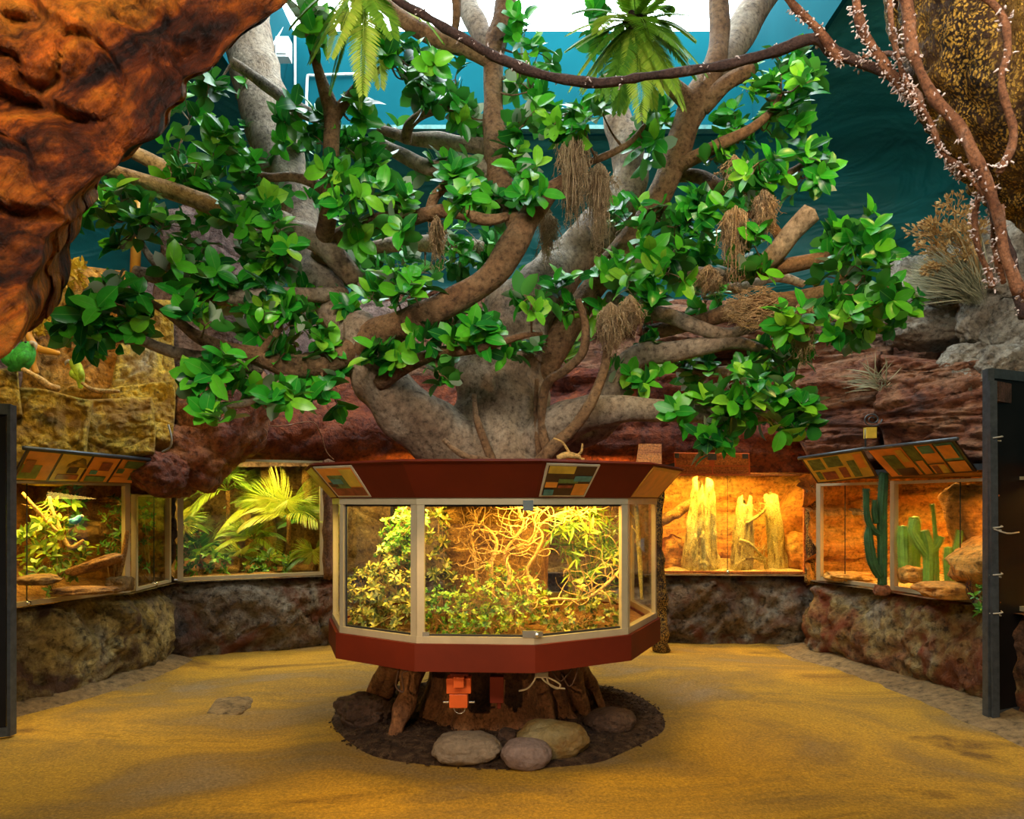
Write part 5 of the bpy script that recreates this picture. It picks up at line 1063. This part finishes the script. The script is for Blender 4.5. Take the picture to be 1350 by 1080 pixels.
sign('long tilted sign board with four animal pictures over the left window', [(14,633,5.35),(176,637,6.3),(197,606,6.15),(36,591,5.15)], pl)
pl = [(.03,.05,.97,.95,M_pY),(.08,.5,.3,.9,M_pG),(.35,.55,.6,.92,M_pG),(.2,.1,.42,.4,M_pM),(.5,.12,.62,.5,M_pM),(.68,.1,.8,.7,M_pG),(.82,.4,.94,.9,M_pO),(.1,.15,.18,.45,M_pG)]
sign('smaller tilted sign board with a yellow green picture left of the tall cactus', [(1078,637,7.2),(1157,628,6.65),(1137,592,6.45),(1056,604,7.0)], pl)
pl = [(.01,.04,.42,.96,M_pO),(.43,.04,.56,.96,M_pG),(.57,.04,.76,.96,M_pO),(.78,.42,.97,.95,M_pT),(.79,.05,.97,.38,M_pO),(.12,.08,.28,.75,M_pG),(.16,.05,.38,.30,M_pB),(.32,.5,.40,.9,M_pY),(.46,.06,.55,.5,M_pO,'text_panel'),(.60,.7,.74,.94,M_pT),(.60,.06,.66,.3,M_pM),(.68,.06,.75,.33,M_pY,'text_panel'),(.80,.5,.95,.9,M_pO,'text_panel'),(.58,.36,.76,.39,M_pB)]
sign('long tilted sign board with orange and green panels over the right window', [(1177,629,6.55),(1288,621,5.6),(1258,579,5.45),(1143,592,6.4)], pl)
pl = [(.02,.05,.49,.40,M_wood),(.51,.05,.98,.40,M_wood),(.02,.45,.46,.95,M_wood),(.53,.45,.98,.95,M_wood)]
sign('worn orange board with grey taped corners above the bleached stump window', [(890,626,7.75),(989,626,7.7),(988,598,7.6),(889,597,7.65)], pl+[(.0,.78,.06,1.0,M_dsteel,'tape'),(.44,.7,.56,1.0,M_dsteel,'tape'),(.9,.78,.98,1.0,M_dsteel,'tape')], M_orange, rod=False)
m = MB(); m.slab(P(838,616,7.2), P(872,616,7.2), P(872,586,7.3), P(842,586,7.3), .03); one('wooden_board', m, M_wood, 'short upright wooden board behind the right end of the case fascia', 'board', smooth=False)
m = MB(); m.tube([P(869,622,7.5), P(867,700,7.5), P(870,775,7.45), P(872,858,7.45)], [.06,.05,.06,.08], 14, 6, .35, freq=9); one('rustic_post', m, M_moldb, 'dark gnarled post at the left side of the bleached stump window', 'post')
m = MB(); m.tube([P(1068,640,7.55), P(1070,700,7.55), P(1068,768,7.5)], [.045,.05,.05], 12, 6, .35, freq=9); one('rustic_post', m, M_moldb, 'dark gnarled post in the corner between the right back and cactus windows', 'post')
m = MB(); m.tube([P(433,608,7.5), P(432,700,7.5), P(434,762,7.5)], [.06,.055,.06], 12, 6, .3, freq=9); one('rustic_post', m, M_stump, 'dark post at the right side of the jungle window', 'post')
t = T('wall_lamp', 'small yellow green wall lamp above the gap between the right sign boards', 'lamp', P(1147,585,6.7)); m = MB(); m.box(P(1147,571,6.7), (.09,.07,.10)); t.part('lamp_body', m, M_pY, smooth=False)
m = MB(); m.tube([P(1150+13*math.cos(k*.5)*(1-k/30), 553+10*math.sin(k*.5)*(1-k/30), 6.68) for k in range(26)], .006, 6, 1); m.tube([P(1141,590,6.7), P(1141,566,6.7)], .008, 6, 1); t.part('bracket', m, M_dsteel)
# ================================================================ BIRDS, HANGING PLANTS, GRASSES
def bird(name, label, pts, mat, beak, eye=None):
    """pts: tail to head (px,py,Y,r px)"""
    ps = [P(*p[:3]) for p in pts]; rs = [p[3]*p[2]/F for p in pts]; t = T(name, label, 'bird', ps[0]); m = MB(); m.tube(ps, rs, 14, 6, .05, freq=20)
    for s in (-1,1):                                        # folded wings hug the body within the same mesh
        k = len(ps)//2; a = ps[k]+V((s*rs[k]*.7,-rs[k]*.5,rs[k]*.3)); m.tube([ps[1], (ps[1]+a)/2+V((s*rs[k]*.5,-rs[k]*.4,0)), a], [rs[1]*.5, rs[k]*.55, rs[k]*.3], 8, 4)
    t.part('body', m, mat); h = ps[-1]; r = rs[-2]; d = V(beak).normalized()
    m = MB(); m.tube([h+d*r*.6, h+d*r*1.25+V((0,0,-.1*r)), h+d*r*1.35+V((0,0,-.8*r))], [r*.4, r*.3, r*.05], 8, 4); t.part('beak', m, M_beak)
    for s in (-1,1): m = MB(); m.blob(ps[-2].lerp(h,.5)+V((s*r*.8*abs(d.y)+.0, -r*.75*(1 if s > 0 else .3), r*.25)), (r*.16,)*3, 2, 0); t.part('eye', m, M_gasket)
    m = MB()
    for s in (-1,1): p = ps[len(ps)//2]+V((s*.012,0,-rs[len(ps)//2]*.8)); m.tube([p, p+V((0,0,-.03))], [.005,.004], 5, 1)
    t.part('foot', m, M_beak)
bird('parrot', 'bright green parrot perched at the left edge against the ochre rocks', [(12,488,5.35,3),(18,484,5.35,7),(25,478,5.35,13),(32,468,5.35,13),(36,458,5.35,10),(37,453,5.35,8)], M_gbird, (.9,-.3,-.1))
bird('parrot', 'yellow green bird with dark wing perched on the pale twig at left', [(106,512,5.6,2.5),(106,502,5.6,5),(103,490,5.6,7),(99,480,5.6,6.5),(96,475,5.6,5)], M_ybird, (-.9,-.3,-.3))
bird('small_bird', 'tiny blue bird sitting among the leaves behind the left window', [(92,690,5.85,1.5),(96,688,5.85,4),(101,686,5.85,4.5),(105,682,5.85,3.5),(106,680,5.85,2.5)], M_bbird, (.9,-.3,0))
for lb, pts in [('pale perch stick under the green parrot', [(30,487,5.3,4),(48,497,5.3,4.5),(62,508,5.35,5),(78,513,5.4,4)]), ('pale perch stick under the yellow green bird', [(108,505,5.55,2.5),(122,514,5.55,3),(140,516,5.6,3),(157,516,5.6,2.5)]), ('orange forked perch branch between the parrots', [(33,432,5.7,5),(40,448,5.7,5.5),(50,460,5.7,5),(78,466,5.7,3.5)]), ('orange upright perch twig beside the green parrot', [(46,458,5.68,4.5),(44,475,5.68,4),(47,492,5.68,4)])]:
    bough('perch_branch', lb, 'branch', pts, .02, M_bam if 'orange' in lb else M_twig)
def hangbush(name, label, cat, px0, px1, py0, py1, Y, n, mat, L, Wd):
    m = MB()
    for k in range(n):
        c = P(R.uniform(px0,px1), R.uniform(py0,py1), Y+R.uniform(-.15,.15)); m.whorl(c, V((0,-.5,-.3))+rv(.5), 6, L*R.uniform(.7,1.2), Wd, 1.1, .4)
    m.tube([P((px0+px1)/2, py0, Y), P((px0+px1)/2+3, (py0+py1)/2, Y-.02), P((px0+px1)/2, py1, Y)], .008, 5, 4); return one(name, m, mat, label, cat, loc=P((px0+px1)/2, py0, Y))
R.seed(91)
hangbush('golden_ivy', 'golden leafed ivy on top of the ochre rocks at upper left', 'ivy', 66,112,342,378,6.1,46,M_gold,.06,.03)
hangbush('golden_ivy', 'golden ivy trailing down beside the orange overhang above the birds', 'ivy', 44,66,385,440,5.8,40,M_gold,.055,.03)
hangbush('green_tuft', 'small green hanging tuft beside the orange overhang', 'plant', 78,86,300,325,6.2,8,M_leafg,.07,.02)
def tuft(name, label, px, py, Y, n, L, mat, spread, wd=.006, dirx=0, dz=1.0, cat='grass'):
    b = P(px,py,Y); m = MB()
    for k in range(n):
        d = V((R.gauss(dirx,spread), R.gauss(-.3,spread*.6), dz+R.gauss(0,.2))).normalized(); m.leaf(b+rv(.07), d, V((0,-1,.3))+rv(.2), L*R.uniform(.5,1.1), wd, R.uniform(.2,.8), .2, 4)
    return one(name, m, mat, label, cat, loc=b)
tuft('grass_tuft', 'shaggy grey green grass tuft drooping over the grey boulders', 1285,395,6.4, 420, .55, M_gtuft, .35, .008, -.7, .75)
tuft('grass_tuft', 'pale dry grass tuft between the two broad grey boulders', 1245,395,6.75, 300, .38, M_gtuft, .45, .008, -.5, .8)
m = MB(); R.seed(92)
def spray(b, d, L, dep):
    e = b+d*L; m.tube([b, b+d*L*.5+rv(L*.08), e], [.009/(3.2-dep)*1.2,.006/(3.2-dep)*1.2,.004/(3.2-dep)], 4, 2)
    if dep <= 0:
        for k in range(3): m.leaf(e, d+rv(.6), V((0,-1,0)), .05, .014, .2, .2, 3)
        return
    for k in range(5): spray(b+d*L*R.uniform(.35,1), (d+rv(.55)).normalized(), L*R.uniform(.4,.6), dep-1)
for px, py, L in [(-1,.75,.5),(-.55,.9,.5),(-.15,1,.42),(-.9,.4,.35)]: spray(P(1288,372,6.5), V((px,-.2,py)).normalized(), L, 3)
one('dry_shrub', m, M_dry, 'dry tan feathery shrub above the grey boulders against the dark teal wall', 'shrub', loc=P(1285,365,6.5))
tuft('wispy_plant', 'thin wispy air plant in the crack of the rusty layered rocks', 1158,508,7.0, 60, .30, M_gtuft, .5, .008, -.6, .35, 'plant')
tuft('grass_tuft', 'yellowish grass tuft in a crack right of the trunk under the big low limb', 740,470,5.9, 50, .25, M_leafg, .6, .03, .1, .6, 'plant')
# ================================================================ LIGHT
W_ = bpy.data.worlds.new('World'); bpy.context.scene.world = W_; W_.use_nodes = True
W_.node_tree.nodes['Background'].inputs[0].default_value = (.95,.93,.88,1); W_.node_tree.nodes['Background'].inputs[1].default_value = .3
def area(name, loc, to, sx, sy, power, col, spread=165):
    l = bpy.data.lights.new(name, 'AREA'); l.shape = 'RECTANGLE'; l.size = sx; l.size_y = sy; l.energy = power; l.color = col; l.spread = math.radians(spread)
    o = bpy.data.objects.new(name, l); C.objects.link(o); o.location = loc; o.rotation_euler = (V(to)-V(loc)).to_track_quat('-Z','Y').to_euler(); return o
def spot(name, loc, to, power, col, ang=60, r=.08, blend=.6):
    l = bpy.data.lights.new(name, 'SPOT'); l.energy = power; l.color = col; l.spot_size = math.radians(ang); l.spot_blend = blend; l.shadow_soft_size = r
    o = bpy.data.objects.new(name, l); C.objects.link(o); o.location = loc; o.rotation_euler = (V(to)-V(loc)).to_track_quat('-Z','Y').to_euler(); return o
Y1 = (1,.62,.12); Y2 = (1,.50,.10)
area('fill_light', (-1.5,-.6,5.2), (-.5,5.2,3.6), 2.6, 1.2, 330, (1,.93,.82))  # added fill pair behind the camera, set high to stay out of reflections
area('fill_light', (2.0,-.6,5.2), (.8,5.2,3.6), 2.6, 1.2, 330, (1,.93,.82))
area('case_lamp', (.25,4.52,1.565), (.2,4.6,0), .75, .28, 36, Y1)
area('case_lamp', (-.75,4.72,1.56), (-.75,4.7,0), .5, .25, 26, Y1)
area('case_lamp', (.72,5.2,1.56), (.7,5.2,0), .25, .4, 10, Y2)
area('exhibit_or_fill_lamp', (-4.05,5.75,1.73), (-4.3,5.7,.7), .35, 1.3, 42, Y1)
area('exhibit_or_fill_lamp', (-4.1,5.0,1.72), (-4.4,5.0,.7), .4, .8, 25, Y1)
area('exhibit_or_fill_lamp', (-1.0,7.75,1.98), (-1.0,8.3,1.2), .9, .2, 16, Y1)  # added to brighten the bare wall behind the case, not in an exhibit
area('exhibit_or_fill_lamp', (.9,7.8,1.98), (.9,8.3,1.2), .9, .2, 16, Y2)  # second added light for that bare wall
area('exhibit_or_fill_lamp', (-2.95,8.0,2.06), (-3,8.4,.8), 1.3, .5, 58, (1,.74,.22))
area('exhibit_or_fill_lamp', (2.4,8.15,1.9), (2.4,8.6,.9), 1.5, .2, 72, (1,.60,.12))
area('exhibit_or_fill_lamp', (3.95,6.7,1.77), (4.1,6.6,.7), .6, .9, 42, Y2)
area('exhibit_or_fill_lamp', (4.25,5.4,1.77), (4.4,5.3,.7), .6, .9, 38, Y2)
spot('unseen_spot', (-2.0,3.0,5.2), (-4.4,6.2,2.6), 430, (1,.72,.3), 55)
spot('unseen_spot', (1.2,1.6,4.6), (3.6,6.5,2.6), 260, (1,.66,.4), 60)  # added spot brightening the rusty rocks at right, no track in view
spot('unseen_spot', (-1.9,.5,4.9), (-2.2,2.6,3.7), 150, (1,.55,.25), 80, .03)  # added spot, placed to light the overhang from above left, fixture unseen
spot('unseen_spot', (.9,.9,3.7), (2.0,2.6,2.9), 90, (1,.8,.6), 70, .03)  # added spot brightening the golden trunk and its vines, fixture unseen
spot('floor_fill', (-2.4,2.6,5.4), (-2.6,5.6,0), 230, (1,.66,.2), 70, .2)  # added pair of warm fills turning the sand golden, no fixtures seen
spot('floor_fill', (2.4,2.6,5.4), (2.4,5.9,0), 270, (1,.68,.2), 70, .2)
spot('stump_fill', (-1.3,.4,1.75), (-.1,4.9,.16), 260, (1,.62,.3), 30, .04)  # added low fill that brightens the roots under the case
# ================================================================ CAMERA
cam = bpy.data.cameras.new('camera'); co = bpy.data.objects.new('camera', cam); C.objects.link(co); co.location = (0,0,EYE); co.rotation_euler = (PI/2,0,0)
cam.sensor_width = 36; cam.sensor_fit = 'HORIZONTAL'; cam.lens = F/1350*36; cam.shift_y = (HY-540)/1350; cam.clip_start = .02
sc = bpy.context.scene; sc.camera = co
sc.view_settings.view_transform = 'Standard'; sc.view_settings.look = 'None'; sc.view_settings.exposure = 0; sc.view_settings.gamma = 1; sc.view_settings.use_curve_mapping = False
sc.cycles.transparent_max_bounces = 16; sc.cycles.max_bounces = 6
